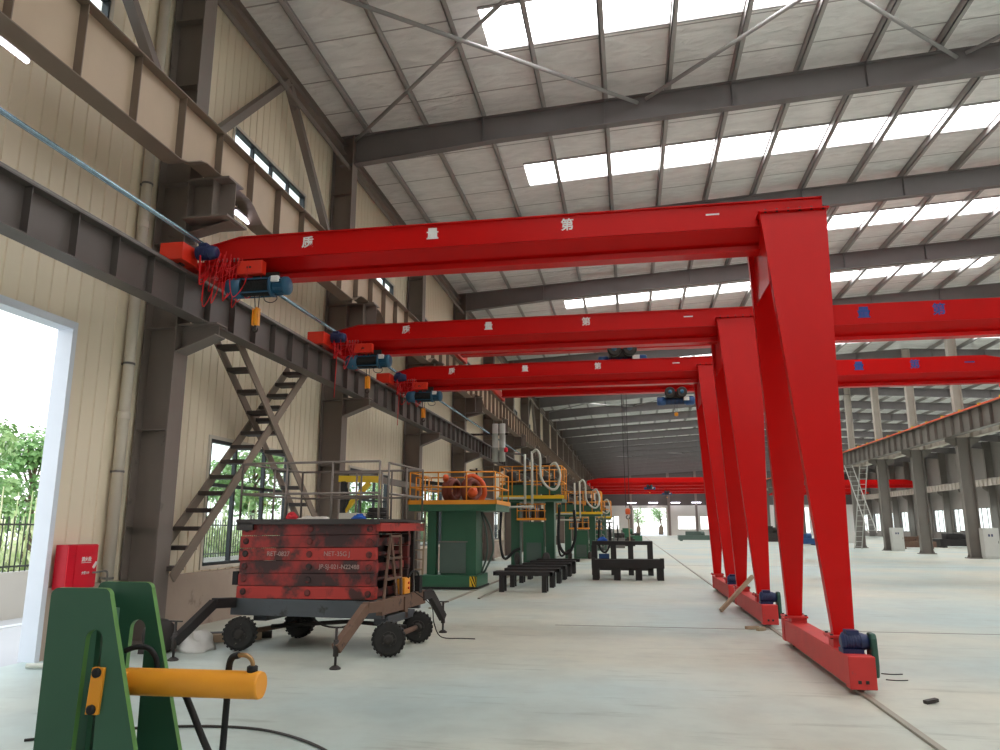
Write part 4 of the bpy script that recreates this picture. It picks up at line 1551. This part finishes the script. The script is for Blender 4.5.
railing(-1.23, -.62, .82, -.62, 4, .78, (.36,))
railing(-1.23, 1.08, .82, 1.08, 5, .78, (.36,))
railing(-1.23, -.62, -1.23, 1.08, 3, .78, (.36,))
railing(.82, -.3, .82, 1.08, 3, .78, (.36,))
railing(-.35, .35, .45, .35, 3, .70, (.36,))


def rotl(p, rz=LR, o=(LX, LY)):
    c, s = math.cos(rz), math.sin(rz)
    return (o[0] + p[0] * c - p[1] * s, o[1] + p[0] * s + p[1] * c)


def lump(name, label, cat, x, y, z, sx, sy, sz, mat, seed, grp=None):
    """a crumpled cloth heap"""
    rr = random.Random(seed)
    m = MB()
    nu, nv = 18, 7
    V = []
    for j in range(nv + 1):
        a = j / nv
        for i in range(nu):
            b = 2 * PI * i / nu
            w = 1 + .22 * math.sin(3 * b + seed) * (1 - a) + rr.uniform(-.1, .1)
            V.append((x + sx * math.cos(b) * w * math.cos(a * PI / 2) ** .8, y + sy * math.sin(b) * w * math.cos(a * PI / 2) ** .8,
                      z + sz * math.sin(a * PI / 2) * (1 + .35 * math.sin(2 * b + seed * 1.7)) * (1 + rr.uniform(-.12, .12))))
    F = [(j * nu + i, j * nu + (i + 1) % nu, (j + 1) * nu + (i + 1) % nu, (j + 1) * nu + i) for j in range(nv) for i in range(nu)]
    F.append(tuple(range(nu - 1, -1, -1)))
    m.add(V, F, [True] * (nu * nv) + [False])
    return tag(m.build(name, mat), label, cat, grp)


zp = ZP + .021
for nm, lb, px_, py_, s, mt, sd in (
    ('rag', 'crumpled red rag on the lift platform, nearest its railing post', -.85, .1, (.09, .08, .08), 'rag_red', 1),
    ('rag', 'dirty white rag lying beside the red rag on the lift platform', -.58, .1, (.16, .12, .04), 'rag_white', 2),
    ('rag', 'bright blue rag heap at the foot of the lift railing', .32, -.1, (.1, .1, .06), 'rag_blue', 3),
    ('rag', 'pale flat cloth on the middle of the lift platform', -.28, -.1, (.18, .12, .03), 'rag_white', 4)):
    wx, wy = rotl((px_, py_))
    lump(nm, lb, 'rag', wx, wy, zp, *s, mt, sd)
wx, wy = rotl((.1, .15))
b = thing('open_box', 'low cream box on the lift platform beside the blue rag', 'box', (wx, wy, zp), LR)
MB().box(-.17, .17, -.1, .1, 0, .02).box(-.17, .17, -.1, -.085, .02, .09).box(-.17, .17, .085, .1, .02, .09).box(-.17, -.155, -.085, .085, .02, .09).box(.155, .17, -.085, .085, .02, .09).build('tray', 'cream_trim', b)
wx, wy = rotl((.5, .1))
m = MB()
for k in range(5):
    m.ring_loop((wx, wy, zp + .03 + .03 * k), .16 - .01 * k, (0, .05 * (k % 2), 1), .014, 20, 6)
tag(m.build('cable_coil', 'iron'), 'coil of dark cable lying on the lift platform', 'cable')

# yellow bracket rising behind the lift
t = thing('yellow_jib', 'yellow steel jib bracket standing behind the scissor lift', 'jib', (-5.35, 13.6, 0))
m = MB().box(-.05, .05, -.05, .05, 0, 2.45)
m.box(-.2, .2, -.2, .2, 0, .03)
m.build('post', 'iron', t)
m = MB().bar((-.1, 0, 2.5), (.75, 0, 2.48), .1, .12)
m.bar((-.02, 0, 1.85), (.5, 0, 2.42), .08, .09)
m.bar((.72, 0, 2.3), (.72, 0, 2.62), .06, .1)
m.build('jib_arm', 'safety', t)
m = MB().tube(spline([(.05, -.06, 2.4), (.12, -.1, 2.1), (.05, -.1, 1.9), (.15, -.08, 1.7)], 6), .03, 8)
m.build('hose', 'black', t)

# sack and timber by the wall
lump('sack', 'white woven sack slumped on the floor by the lift outrigger', 'sack', -5.78, 9.55, 0, .3, .22, .2, 'sack', 11)
for k, (a, b, lb) in enumerate((((-6.3, 9.9, .06), (-5.35, 10.6, .06), 'grey plank lying beside the white sack'), ((-6.4, 10.3, .05), (-5.3, 10.85, .05), 'dark plank lying behind the white sack'))):
    tag(MB().bar(a, b, .16, .1).build('plank', 'wood' if k == 0 else 'iron'), lb, 'plank')
m = MB().lathe([(.05, 0), (.17, .01), (.21, .05), (.21, .2), (.17, .24), (.08, .25)], (-6.15, 9.35, .22), (.6, -.8, 0), 24)
m.box(-6.3, -6.0, 9.15, 9.4, 0, .06)
tag(m.build('blower_fan', 'iron'), 'round dark blower standing on the floor by the nearest column', 'blower')

# ------------------------------------------------------------------ green welding towers
def rail_set(m, x0, x1, y0, y1, z, h, nx, ny, r=.018, open_back=False):
    for k in range(nx):
        x = x0 + (x1 - x0) * k / (nx - 1)
        for y in (y0, y1):
            m.tube([(x, y, z), (x, y, z + h)], r, 6)
    for k in range(1, ny - 1):
        y = y0 + (y1 - y0) * k / (ny - 1)
        for x in (x0, x1):
            m.tube([(x, y, z), (x, y, z + h)], r, 6)
    for hz in (h, h * .52):
        for a, b in (((x0, y0), (x1, y0)), ((x0, y1), (x1, y1)), ((x0, y0), (x0, y1)), ((x1, y0), (x1, y1))):
            m.tube([(*a, z + hz), (*b, z + hz)], r, 6)
    return m


def hazard(name, par, x0, x1, y, z0, z1):
    """black and yellow diagonal plate"""
    MB().box(x0, x1, y - .006, y, z0, z1).build(name, 'safety', par)
    m = MB()
    w, h = x1 - x0, z1 - z0
    for k in range(3):
        a = x0 + w * (k - .45) / 2.2
        pts = []
        for px_, pz in ((a, z1), (a + w * .22, z1), (a + w * .22 + h * .45, z0), (a + h * .45, z0)):
            pts.append((min(max(px_, x0), x1), pz))
        m.prism(pts, (0, y - .009, 0), (1, 0, 0), (0, 0, 1), (0, .002, 0))
    m.build('stripe', 'black', par)


tw = thing('welding_tower', 'green machine tower with railed orange platform, closest behind the scissor lift', 'machine', (-4.7, 20.2, 0))
m = MB().box(-.85, .72, -.6, .9, .05, .36)
b = m.build('base', 'mgreen', tw, bevel=.01)
MB().box(-.9, .75, -.62, .95, 0.03, .07).build('base_skid', 'bench', b)
hazard('warning_plate', b, .52, .70, -.601, .08, .34)
m = MB().box(-.33, .62, -.3, .6, .36, 2.02)
m.box(-.33, -.3, -.31, -.3, .4, 2.0)
col = m.build('column', 'mgreen', tw, bevel=.008)
MB().box(-.36, .36, -.325, -.3, .40, 1.2).build('access_panel', 'mgrey', col, bevel=.006)
MB().box(.36, .63, -.33, -.3, .36, 2.02).build('column_edge', 'mgreen', col)
MB().box(-.42, .40, -.335, -.3, 1.2, 1.23).build('panel_ledge', 'grey', col)
m = MB().box(-.72, -.48, -.28, .0, .36, 2.02)
m.box(-.3, .62, .5, .62, .36, 2.0)
m.build('support_leg', 'mgreen', tw, bevel=.006)
m = MB()
m.box(-1.15, 1.22, -.65, 1.6, 2.02, 2.22)
m.build('platform', 'mgreen', tw, bevel=.006)
m = MB().box(-1.18, 1.24, -.68, -.64, 2.19, 2.30).box(1.21, 1.25, -.68, 1.6, 2.19, 2.30).box(-1.18, -1.14, -.68, 1.6, 2.19, 2.30)
m.build('toe_board', 'orange', tw)
rail_set(MB(), -1.13, 1.2, -.62, 1.55, 2.22, .82, 4, 3, .02).build('guard_rail', 'orange', tw)
m = MB()
rail_set(m, -1.0, -.75, -.5, -.1, 2.22, .7, 2, 2, .018)
m.build('gate_rail', 'orange', tw)
for k in range(2):
    m = MB()
    c = Vector((-.22 + .55 * k, .25, 2.60))
    ax = Vector((.93, -.36, 0)) if k == 0 else Vector((.9, -.44, 0))
    m.ring_loop(c, .27, ax, .10, 26, 10)
    m.ring_loop(c + ax * .12, .25, ax, .08, 26, 8)
    m.build('wire_coil', 'reel', tw)
m = MB().box(-.55, .75, .0, .55, 2.22, 2.27)
m.build('coil_stand', 'iron', tw)
m = MB().lathe([(.10, 0), (.13, .02), (.13, .16), (.09, .2), (.06, .28)], (.48, -.3, 2.45), (.5, -.6, .5), 16)
m.build('robot_wrist', 'robot', tw)
m = MB().tube(spline([(.62, .1, 2.25), (.78, .05, 2.5), (.72, .0, 2.8), (.5, -.1, 2.98), (.3, -.2, 2.93)], 6), [.075] * 7 + [.07] * 6 + [.06] * 6 + [.05] * 6, 10)
m.build('robot_arm', 'robot', tw)
m = MB().lathe([(.05, 0), (.08, .02), (.08, .14), (.04, .18)], (-.28, -.1, 2.86), (.2, -.6, .6), 14)
m.build('robot_wrist', 'robot', tw)
m = MB()
m.tube([(.4, .8, 2.22), (.4, .8, 3.25)], .03, 8)
m.tube([(.2, .8, 3.2), (.8, .8, 3.12)], .025, 8)
m.bar((-1.1, .5, 2.85), (-.2, .3, 2.75), .12, .1)
m.build('mast', 'iron', tw)
m = MB()
m.tube(spline([(.66, .3, 2.0), (.9, .25, 1.6), (1.0, .2, 1.0), (.8, .2, .5), (.7, .3, .38)], 8), .03, 8)
m.tube(spline([(.68, .1, 2.0), (.82, .1, 1.5), (.85, .1, .9), (.7, .1, .4)], 8), .025, 8)
m.build('hose', 'mgrey', tw)
m = MB()
m.bar((-1.05, -.5, .0), (-1.05, -.3, 2.2), .04, .05).bar((-.78, -.5, .0), (-.78, -.3, 2.2), .04, .05)
for k in range(8):
    m.bar((-1.05, -.48 + .022 * k, .25 + .25 * k), (-.78, -.48 + .022 * k, .25 + .25 * k), .03, .03)
m.build('access_ladder', 'wood', tw)


def manipulator(label, x, y, sc=1.0):
    """tall double column machine: raised platform, fluid pipes, lower platform with green cabinet"""
    t = thing('welding_machine', label, 'machine', (x, y, 0), group='green welding machines in a row')
    m = MB().box(-.95, .0, -.5, 1.2, .03, .26)
    m.build('base', 'bench', t, bevel=.01)
    for px_ in (-.72, .55):
        m = MB().box(px_ - .16, px_ + .16, -.1, .45, .26, 2.5)
        m.build('column', 'green', t, bevel=.006)
    m = MB().box(-.40, .33, -.32, .3, .26, 1.78)
    cb = m.build('cabinet', 'mgreen', t, bevel=.008)
    MB().box(-.28, .25, -.335, -.32, .35, 1.05).build('access_panel', 'mgrey', cb)
    MB().box(-.36, .3, -.36, -.3, .26, .42).build('foot_plate', 'mgreen', cb)
    m = MB().box(-.62, .42, -.45, .3, 1.84, 1.92).box(.36, .42, -.45, .9, 1.84, 1.92)
    lp = m.build('lower_platform', 'orange', t)
    rail_set(MB(), -.6, .40, -.43, .28, 1.92, .5, 4, 2, .016).build('guard_rail', 'orange', lp)
    m = MB()
    for k in range(3):
        m.lathe([(.05, 0), (.09, .02), (.09, .3), (.05, .34)], (-.35 + .3 * k, -.05, 1.92), (0, 0, 1), 12)
    m.build('pump', 'iron', lp)
    m = MB().box(-1.25, 1.05, -.55, 1.4, 2.5, 2.62)
    m.box(-1.2, .0, -.5, -.44, 2.62, 3.1).box(0, 1.0, -.5, -.44, 2.76, 3.05)
    m.build('upper_platform', 'green', t)
    m = MB().box(-1.25, 1.12, -.6, -.555, 2.60, 2.72)
    m.build('toe_board', 'safety', t)
    rail_set(MB(), -1.22, 1.05, -.52, 1.35, 2.62, 1.15, 6, 3, .02).build('guard_rail', 'orange', t)
    m = MB()
    m.box(-.95, -.45, 0, .5, 2.62, 3.25).lathe([(.16, 0), (.2, .02), (.2, .5), (.12, .55)], (-.85, -.2, 3.05), (0, 0, 1), 14)
    m.box(.25, .7, .1, .6, 2.62, 3.35).lathe([(.1, 0), (.14, .02), (.14, .4), (.1, .45)], (.45, -.15, 3.0), (0, 0, 1), 14)
    m.bar((-.5, -.4, 3.55), (.1, -.4, 3.6), .06, .06).bar((.3, -.3, 3.8), (.7, -.3, 3.85), .1, .1)
    m.build('drive_units', 'iron', t)
    m = MB()
    for dx, top in ((-.28, 4.2), (-.02, 4.3)):
        m.tube([(dx, -.62, 2.4), (dx, -.62, top)], .045, 10)
    m.tube([(-1.3, -.62, 2.62), (-.3, -.62, 2.62), (-.28, -.62, 2.64)], .045, 10)
    m.tube([(-1.25, -.62, 2.3), (-.05, -.62, 2.32)], .04, 10)
    m.tube([(-1.25, -.62, 2.3), (-1.25, -.62, 1.5)], .04, 10)
    m.build('fluid_pipe', 'hose', t)
    m = MB()
    m.tube(spline([(0, -.62, 4.25), (.15, -.64, 4.35), (.28, -.64, 4.1), (.3, -.64, 3.4), (.55, -.64, 3.0), (.85, -.64, 2.95), (1.0, -.64, 3.4), (.85, -.62, 3.85), (.65, -.5, 3.8)], 7), .045, 8)
    m.build('white_hose', 'hose', t)
    m = MB()
    m.tube(spline([(-1.15, -.6, 2.2), (-1.2, -.6, 1.2), (-1.05, -.6, .5), (-.7, -.5, .75), (-.5, -.45, .85)], 7), .05, 8)
    m.build('black_hose', 'black', t)
    m = MB()
    m.tube(spline([(.95, -.6, 2.3), (.9, -.6, 1.2), (1.05, -.6, .75), (1.3, -.6, .75), (1.5, -.5, 1.3), (1.45, -.4, 2.2)], 7), .05, 8)
    m.build('black_hose', 'black', t)
    for s in (-1, 1):
        MB().lathe([(.1, 0), (.22, .02), (.22, .09), (.1, .11)], (-.55 if s < 0 else .4, -.5, .5), (s, -.5, 0), 18).build('hose_reel', 'iron', t)
    MB().lathe([(.05, 0), (.07, .02), (.07, .14), (.03, .18)], (-1.0, -.5, 4.3), (0, 0, 1), 12).build('warning_lamp', 'fire', t)
    m = MB().tube([(-1.0, -.5, 2.62), (-1.0, -.5, 4.3)], .02, 6)
    m.bar((-1.0, -.5, 4.25), (-.2, -.55, 4.2), .05, .05)
    m.build('lamp_mast', 'grey', t)
    return t


mt_ = manipulator('double column green welding machine with looping white hose on its raised platform', -3.45, 27.6)
dup(mt_, (-2.55, 40.0, -.35), 'second green welding machine, its yellow edged platform beyond the white hose loop')
dup(mt_, (-2.4, 53.5, -.4), 'third green welding machine, farthest along the row')

t = thing('air_duct', 'pair of silver duct cylinders beside the runway beam above the second railed platform', 'duct', (-5.4, 31.0, 4.3))
for q in (-.14, .16):
    MB().lathe([(.13, 0), (.13, .55), (.14, .55), (.14, .6), (.13, .6), (.13, 1.15), (.14, 1.15), (.14, 1.2), (.13, 1.2), (.13, 1.6)], (q, 0, 0), (0, 0, 1), 20).build('duct_cylinder', 'cabinet', t)
MB().box(-1.78, .4, -.04, .04, 1.12, 1.2).build('bracket', 'iron', t)
# pipe racks and machine frames behind the row
for k, (x, y, lb) in enumerate(((-2.2, 45.5, 'tall grey pipe rack between the second and third welding machines'),
                                (-2.0, 58.0, 'tall grey pipe rack beyond the farthest welding machine'))):
    t = thing('pipe_rack', lb, 'rack', (x, y, 0))
    m = MB()
    for px_ in (-.7, 0, .7):
        m.box(px_ - .04, px_ + .04, -.04, .04, 0, 2.4)
    for z in (.4, .9, 1.4, 1.9, 2.35):
        m.box(-.75, .75, -.05, .05, z - .03, z + .03)
    m.build('frame', 'mgrey', t)
    m = MB()
    for z in (.55, 1.05, 1.55, 2.05):
        for px_ in (-.45, -.15, .2, .5):
            m.ring_loop((px_, -.1, z), .12, (0, 1, 0), .03, 14, 6)
    m.build('flanges', 'grey', t)
MB_sup = [(-1.4, 60, 1.4, 'grey'), (-.6, 66, 1.1, 'iron'), (.1, 72, 1.5, 'mgreen'), (-.2, 84, 1.3, 'grey')]
for k, (x, y, h, mt) in enumerate(MB_sup):
    t = thing('machine_tool', ('low grey machine on the floor beyond the green towers', 'dark low machine behind the low grey one',
                               'green low machine far down the aisle', 'grey machine farthest down the aisle')[k], 'machine', (x, y, 0))
    MB().box(-.9, .9, -.5, .5, 0, h * .55).build('bed', mt, t, bevel=.02)
    MB().box(-.9, -.3, -.45, .45, h * .55, h).lathe([(.2, 0), (.26, .03), (.26, .3), (.2, .34)], (-.3, -.1, h * .8), (1, 0, 0), 18).build('headstock', mt, t, bevel=.02)
    MB().box(.2, .7, -.4, .4, h * .55, h * .7).build('carriage', 'iron', t)

# ------------------------------------------------------------------ black trestles and benches
def trestle(label, x, y, w=1.5, h=.5):
    t = thing('steel_trestle', label, 'trestle', (x, y, 0), group='black steel trestles in a row')
    m = MB().box(-w / 2, w / 2, -.24, -.16, h - .1, h).box(-w / 2, w / 2, .16, .24, h - .1, h)
    m.box(-w / 2, -w / 2 + .08, -.24, .24, h - .1, h).box(w / 2 - .08, w / 2, -.24, .24, h - .1, h)
    m.box(-w / 2 + .08, w / 2 - .08, -.16, .16, h - .03, h - .012)
    m.build('top_frame', 'bench', t, bevel=.004)
    for sx in (-1, 1):
        for sy in (-1, 1):
            MB().box(sx * w * .36 - .06, sx * w * .36 + .06, sy * .18 - .05, sy * .18 + .05, 0, h - .1).build('leg', 'bench', t)
    return t


tr0 = trestle('black steel trestle closest in the row, in front of the welding machine', -2.72, 19.35)
names = ['second', 'third', 'fourth', 'fifth', 'sixth', 'seventh']
for k in range(5):
    dup(tr0, (-2.72 + .03 * (k + 1), 19.35 + 1.55 * (k + 1), 0), 'black steel trestle, %s in the row counted from the front' % names[k])


def bench(label, x, y, w, h, nleg, upper):
    t = thing('steel_bench', label, 'bench', (x, y, 0))
    m = MB().box(-w / 2, w / 2, -.35, .35, h - .22, h)
    m.box(-w / 2, w / 2, -.37, -.35, h - .24, h + .02).box(-w / 2, w / 2, .35, .37, h - .24, h + .02)
    if not upper:
        for px_ in (-w / 2 + .06, w / 2 - .06):
            m.box(px_ - .06, px_ + .06, -.36, -.24, h, h + .06)
    m.build('top_frame', 'bench', t, bevel=.005)
    for k in range(nleg):
        q = -w / 2 + .12 + (w - .24) * k / (nleg - 1)
        for sy in (-1, 1):
            MB().box(q - .1, q + .1, sy * .28 - .05, sy * .28 + .05, 0, h - .22).build('leg', 'bench', t)
    return t


bench('low black steel bench on thick legs, standing mid aisle beside the trestles', -.14, 24.2, 2.2, .60, 4, False)
t = thing('workpiece_stand', 'taller black steel stand with square openings behind the low black bench', 'stand', (-.32, 26.6, 0))
m = MB()
m.box(-1.02, 1.02, -.3, .3, 1.0, 1.13).box(-1.02, 1.02, -.3, .3, .16, .34)
for q in (-.95, -.3, .28, .93):
    m.box(q - .09, q + .09, -.3, .3, 0, 1.0)
m.build('body', 'bench', t, bevel=.006)
MB().box(-.8, -.45, -.1, .2, .34, .7).build('blue_part', 'blue', t)
lump('rag', 'small blue cloth lying on top of the tall black stand', 'rag', -1.0, 26.6, 1.131, .16, .12, .1, 'rag_blue', 9)

# ------------------------------------------------------------------ middle column row fittings
def cabinet(label, x, y, w=.62, h=1.55):
    t = thing('electrical_cabinet', label, 'cabinet', (x, y, 0), group='electrical cabinets by the columns')
    b = MB().box(-w / 2, w / 2, -.22, .22, .08, h).box(-w / 2 + .02, w / 2 - .02, -.2, .2, 0, .08).build('body', 'cabinet', t, bevel=.008)
    d = MB().box(-w / 2 + .03, w / 2 - .03, -.24, -.22, .12, h - .04).build('door', 'cabinet', t, bevel=.006)
    m = MB()
    for q in (-.12, .02):
        m.box(q - .03, q + .05, -.246, -.24, h * .72, h * .8)
    m.build('meter', 'navy', d)
    MB().box(w / 2 - .09, w / 2 - .07, -.255, -.24, h * .5, h * .58).build('handle', 'iron', d)
    return t


cab = cabinet('white electrical cabinet at the foot of the nearest middle column', 18.1, 42.8, .75)
dup(cab, (17.95, 56.15, 0), 'white electrical cabinet at the foot of the third middle column')


def slim_ladder(label, a, b, w, n, cage=False):
    a, b = Vector(a), Vector(b)
    t = thing('column_ladder', label, 'ladder', tuple(a))
    d = b - a
    s = Vector((w / 2, 0, 0))
    for q in (-1, 1):
        MB().bar(s * q, d + s * q, .04, .06, up=(1, 0, 0)).build('stringer', 'cabinet', t)
    for k in range(n):
        p = d * ((k + .5) / n)
        MB().bar(p - s, p + s, .05, .03).build('rung', 'cabinet', t)
    return t


slim_ladder('pale steel ladder slanting down from the runway beside the third middle column', (16.45, 56.2, 1.2), (16.45, 60.6, 6.2), .55, 14)
slim_ladder('pale upright ladder standing crossed behind the slanted one by the middle column', (16.5, 60.2, 0), (16.5, 57.0, 5.9), .5, 16)

# things stacked beyond the columns
for k, (x, y, w, d, h, mt, lb) in enumerate((
    (21.0, 62, 2.6, 1.4, .9, 'rust', 'rust coloured low machine bed behind the middle columns'),
    (25.5, 66, 3.0, 1.6, 1.1, 'bench', 'dark machine bed in the second aisle, right of the rust coloured one'),
    (15.2, 72, 2.4, 1.2, 1.0, 'blue', 'blue machine bed seen between the red gantry legs'),
    (14.0, 82, 3.4, 1.4, 1.7, 'iron', 'dark stacked workpiece behind the red gantry legs'),
    (20.8, 78, 2.0, 1.4, 1.2, 'sack', 'white covered pile behind the ladder column'),
    (7.6, 92, 4.4, 1.6, 1.1, 'mgrey', 'long grey machine bed near the far gate'),
    (30.0, 74, 3.0, 1.6, 1.3, 'grey', 'grey machine bed deep in the second aisle'))):
    t = thing('machine_bed', lb, 'machine', (x, y, 0))
    MB().box(-w / 2, w / 2, -d / 2, d / 2, .12, h * .6).box(-w / 2 + .2, -w / 2 + .5, -d / 2, d / 2, 0, .12).box(w / 2 - .5, w / 2 - .2, -d / 2, d / 2, 0, .12).build('bed', mt, t, bevel=.03)
    m = MB()
    m.box(-w * .3, w * .1, -d * .3, d * .3, h * .6, h)
    m.lathe([(.2, 0), (.3, .03), (.3, .4), (.2, .44)], (w * .1, 0, h * .75), (1, 0, 0), 18)
    m.build('head', mt, t, bevel=.02)

# ------------------------------------------------------------------ marks and small things on the floor
jm = MB().box(-1.3, 40, 12.95, 12.985, 0, .002)
struct(jm.build('floor_joint', 'joint'))
struct(MB().box(-7.0, 40, 33.5, 33.53, 0, .002).build('floor_joint', 'joint'))
m = MB().bar((1.62, 15.2, .05), (2.34, 15.9, .64), .05, .07)
tag(m.build('timber', 'wood'), 'timber pole leaning against the second crane carriage', 'timber')
m = MB().bar((1.75, 12.9, .03), (1.95, 13.0, .03), .07, .04).bar((1.9, 12.75, .03), (2.02, 12.85, .03), .06, .05)
tag(m.build('wood_scrap', 'wood'), 'bits of scrap wood on the floor by the second carriage', 'wood')
m = MB().tube(spline([(-4.6, 5.4, .012), (-3.9, 5.9, .012), (-3.0, 6.0, .012), (-2.2, 5.5, .012), (-2.1, 5.0, .012), (-1.5, 4.9, .012)], 8), .011, 6)
tag(m.build('floor_cable', 'iron'), 'thin dark cable lying across the floor behind the green stand', 'cable')
m = MB().tube(spline([(-6.9, 8.0, .035), (-6.5, 8.15, .035), (-6.6, 8.5, .035), (-7.0, 8.75, .18)], 8), .03, 6)
tag(m.build('hose_end', 'hose'), 'pale hose lying at the foot of the white door jamb', 'hose')
rr = random.Random(3)
for k, (x, y) in enumerate(((2.62, 7.9), (2.62, 9.0), (2.68, 9.35))):
    if k == 0:
        m = MB().bar((x, y, .015), (x + .12, y + .05, .03), .05, .03)
        tag(m.build('scrap', 'iron'), 'dark bit of scrap on the floor right of the floor rail', 'scrap')
    else:
        m = MB().tube(spline([(x, y, .007), (x + .11, y - .03, .007), (x + .22, y, .007)], 5), .006, 6)
        tag(m.build('wire_offcut', 'iron'), ('curved wire offcut on the floor beside the nearest crane drive', 'longer wire offcut behind the curved one beside the nearest crane drive')[k - 1], 'wire')
